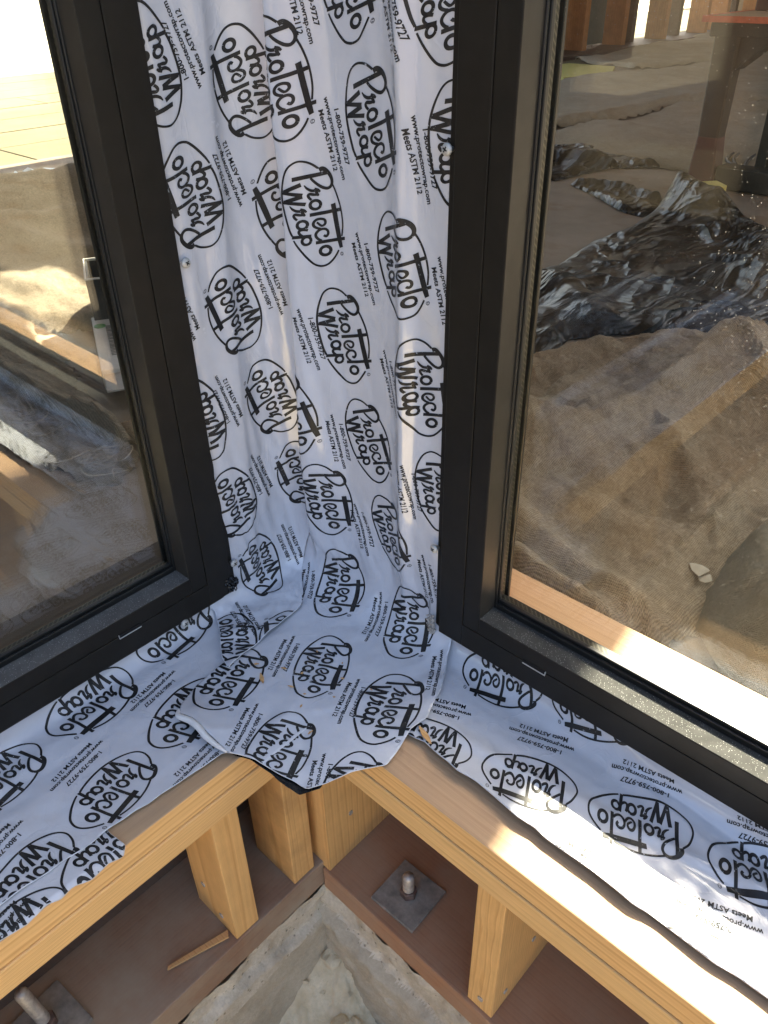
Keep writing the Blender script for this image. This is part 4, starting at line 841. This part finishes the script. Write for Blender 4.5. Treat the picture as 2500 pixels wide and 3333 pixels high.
bm = bmesh.new(); bx(bm, -1.76, -.80, -4.53, -4.41, FZ + .005, FZ + .115, .01); link('base_rail', bm_mesh('base_rail', bm), m_dkplastic, ws)
bm = bmesh.new(); bx(bm, -1.93, -.66, -4.56, -4.40, .44, .505, .008); prism(bm, [(-1.80, -4.54, .30), (-1.775, -4.54, .30), (-1.775, -4.42, .30), (-1.80, -4.42, .30)], [(-1.80, -4.54, .445), (-1.60, -4.54, .445), (-1.60, -4.42, .445), (-1.80, -4.42, .445)]); link('apron', bm_mesh('apron', bm), m_dkplastic, ws)
bm = bmesh.new(); bx(bm, -1.60, -1.545, -4.56, -4.50, FZ + .11, .44, .004); link('slim_post', bm_mesh('slim_post', bm), m_dkplastic, ws)
bm = bmesh.new(); bx(bm, -1.535, -1.40, -4.60, -4.50, FZ + .116, FZ + .42, .01); link('motor_housing', bm_mesh('motor_housing', bm), m_dkplastic, ws)
bm = bmesh.new(); bx(bm, -1.95, -.64, -5.25, -4.36, .507, .527, .002); link('table_top', bm_mesh('table_top', bm), m_ply, ws)
bm = bmesh.new(); bx(bm, -1.957, -.633, -4.358, -4.352, .503, .530, .001); bx(bm, -1.958, -1.9515, -5.25, -4.36, .503, .530, .001); link('edge_trim', bm_mesh('edge_trim', bm), m_redtrim, ws)
bm = bmesh.new(); bx(bm, -1.93, -1.72, -5.2, -4.9, .5275, .60, .01); link('red_guard', bm_mesh('red_guard', bm), m_red, ws)
bm = bmesh.new(); tube(bm, crom([W(u, v, FZ + .02) for u, v in ((-2.6, -5.4), (-2.21, -5.48), (-2.2, -5.71), (-2.14, -5.83), (-2.02, -5.5), (-1.96, -5.15), (-1.86, -4.95), (-1.98, -5.1), (-2.05, -5.5), (-2.1, -5.75), (-1.95, -5.6), (-1.86, -5.1), (-1.75, -4.9), (-1.5, -5.0))], 6), .011, 6)
tag(link('power_cable', bm_mesh('power_cable', bm), m_rubcable, None, True), 'black power cable coiled on the floor behind the stand leg', 'cable')
# stud wall
boards('bottom_plate', [(-6.55, -5.95, -20, -9.2, FZ - .001, FZ + .045)], m_backb, 'dusty bottom plate under the far row of studs', 'bottom plate', bev=0)
SG = 'orange studs of the far wall'
names = ['leftmost', 'second', 'third', 'fourth', 'fifth', 'sixth', 'seventh', 'eighth', 'ninth', 'tenth', 'eleventh', 'twelfth']
vs = [-9.75, -10.35, -11.35, -11.85, -12.55, -13.25, -13.9, -14.6, -15.25, -15.9, -16.6, -17.4]
for k, v in enumerate(vs):
    dk = k in (3, 5, 8)
    boards('wall_stud', [(-6.45, -6.16 if not dk else -6.30, v - .055, v + .055, FZ + .046, 2.59)], m_orange_z if not dk else m_backb, '%s upright stud of the far wall, counted from the window jamb%s' % (names[k], ', dark brown' if dk else ''), 'stud', SG, bev=0)
boards('wrapped_panel', [(-6.9, -6.88, -12.4, -9.0, FZ, 2.4)], plain('teal_sheet', (.16, .20, .19), .6), 'greyish green sheet standing behind the far studs', 'panel', bev=0)
# carton and bin behind the left window
ct = empty('carton', W(-2.146, -1.136, FZ)); tag(ct, 'white carton with green sticker and printed label beside the left window jamb', 'carton')
MC = Matrix.Translation(W(-2.146, -1.136, FZ + .02)) @ Matrix.Rotation(R(63.6), 4, 'Z')
def cbox(name, b, mat, bev=.003):
    bm = bmesh.new(); bx(bm, *b, bev); bm.transform(MC); return link(name, bm_mesh(name, bm), mat, ct)
cbox('box_body', (-.10, .10, -.222, .222, 0, .06), m_carton)
cbox('lid_flap', (-.095, .095, .224, .34, .045, .05), m_carton_in, .001)
bm = bmesh.new(); bmesh.ops.create_cone(bm, cap_ends=True, segments=20, radius1=.018, radius2=.018, depth=.0016); bm.transform(MC @ Matrix.Translation((-.078, .13, .0612))); link('sticker', bm_mesh('sticker', bm), m_green, ct)
bm = bmesh.new(); random.seed(2)
for k in range(22): w_ = random.choice((.003, .004, .006)); bx(bm, -.062, -.044, .12 - k * .0115 - w_, .12 - k * .0115, .0604, .0616)
bm.transform(MC); link('label_print', bm_mesh('label_print', bm), m_print, ct)
bn = empty('plastic_bin', W(-2.39, -1.305, FZ)); tag(bn, 'dark open bin with a pale rim behind the white carton', 'bin')
MB_ = Matrix.Translation(W(-2.39, -1.305, FZ + .03)) @ Matrix.Rotation(R(62), 4, 'Z')
bm = bmesh.new(); bx(bm, -.13, .13, -.11, .11, 0, .012); bx(bm, -.13, -.12, -.11, .11, .012, .18); bx(bm, .12, .13, -.11, .11, .012, .18); bx(bm, -.12, .12, -.11, -.10, .012, .18); bx(bm, -.12, .12, .10, .11, .012, .18); bm.transform(MB_); link('bin_body', bm_mesh('bin_body', bm), m_dkplastic, bn)
bm = bmesh.new(); tube(bm, [MB_ @ Vector(p) for p in ((-.13, -.11, .183), (.13, -.11, .183), (.13, .11, .183), (-.13, .11, .183), (-.13, -.11, .183))], .0032, 8); link('rim', bm_mesh('rim', bm), m_carton, bn)
random.seed(11); bm = bmesh.new()
def loopline(n, cu, cv, su, sv):
    p = []; a = random.random() * 6
    for k in range(n): a += random.uniform(.6, 1.5); p.append(W(cu + su * math.cos(a) * random.uniform(.3, 1), cv + sv * math.sin(a) * random.uniform(.3, 1), FZ + .03 + .02 * random.random()))
    return p
tube(bm, crom([W(u, v, FZ + .035) for u, v in ((-1.70, -.63), (-1.69, -.67), (-1.69, -.72), (-1.67, -.77), (-1.63, -.81), (-1.59, -.75), (-1.66, -.70), (-1.63, -.67), (-1.58, -.67), (-1.54, -.74), (-1.57, -.72), (-1.53, -.70))], 8), .0016, 5)
for k in range(9): tube(bm, crom(loopline(9, -1.60 - random.random() * .06, -.72, .045, .05), 6), .0009, 4)
for k in range(7): tube(bm, crom(loopline(6, -1.85 - random.random() * .3, -.70, .12, .07), 6), .0008, 4)
tag(link('twine_tangle', bm_mesh('twine_tangle', bm), m_string, None, True), 'tangle of pale frayed twine on burlap behind the left window glass', 'twine', kind='stuff')
bm = bmesh.new()
for (u, v, s) in ((-.372, -1.255, .020), (-.352, -1.235, .012)):
    q = [bm.verts.new(W(u + s * math.cos(a) * random.uniform(.6, 1.2), v + s * 1.3 * math.sin(a) * random.uniform(.6, 1.2), -.195 + random.uniform(0, .008))) for a in (0, 1, 2, 3, 4, 5)]
    c = bm.verts.new(sum((x.co for x in q), Vector()) / 6 + Vector((0, 0, .006))); [bm.faces.new((q[i], q[(i + 1) % 6], c)) for i in range(6)]
tag(link('paper_scrap', bm_mesh('paper_scrap', bm), m_flake), 'torn pale paper scrap lying on the burlap fold', 'paper scrap')
# ---------------- chips on the flap and the sill ----------------
random.seed(21)
def chip(sh, a, b, L, wd, ang, mat, name, label, cat, group):
    S = SURF[sh][0]; P0 = np.array([np.ravel(x)[0] for x in S(np.array([a]), np.array([b]))]); bm = bmesh.new(); ps = []
    for k, t in enumerate(np.linspace(-.5, .5, 5)):
        w = wd * (1 - (2 * abs(t)) ** 1.6 * .85) * random.uniform(.7, 1.1)
        for s in (-.5, .5):
            du = t * L * math.cos(ang) - s * w * math.sin(ang); dv = t * L * math.sin(ang) + s * w * math.cos(ang)
            ps.append(bm.verts.new(W(P0[0] + du, P0[1] + dv, P0[2] + .0018 + random.uniform(0, .0015))))
    for k in range(4): bm.faces.new((ps[2 * k], ps[2 * k + 1], ps[2 * k + 3], ps[2 * k + 2]))
    o = link(name, bm_mesh(name, bm), mat); o.modifiers.new('t', 'SOLIDIFY').thickness = .0009
    return tag(o, label, cat, group)
pos = [(-.575, -.19), (-.568, -.215), (-.545, -.21), (-.535, -.225), (-.55, -.14), (-.60, -.20), (-.515, -.19), (-.50, -.245), (-.49, -.15), (-.63, -.22), (-.53, -.16), (-.59, -.15)]
for k, (a, b) in enumerate(pos):
    chip('A', a, b, random.uniform(.003, .008), random.uniform(.0018, .003), random.random() * 3, m_chip, 'wood_chip', 'tiny orange wood chip lying on the loose flap of the corner tape', 'wood chip', 'wood chips on the tape flap')
chip('A', -.605, -.232, .019, .006, .5, m_chip, 'wood_chip', 'largest orange wood chip, on the flap below a printed oval', 'wood chip', 'wood chips on the tape flap')
chip('D', -.395, b_of(-.478 - PD, RD), .030, .007, .35, m_chip, 'wood_shaving', 'pale wood shaving lying on the right sill tape by the flap', 'wood shaving', None)
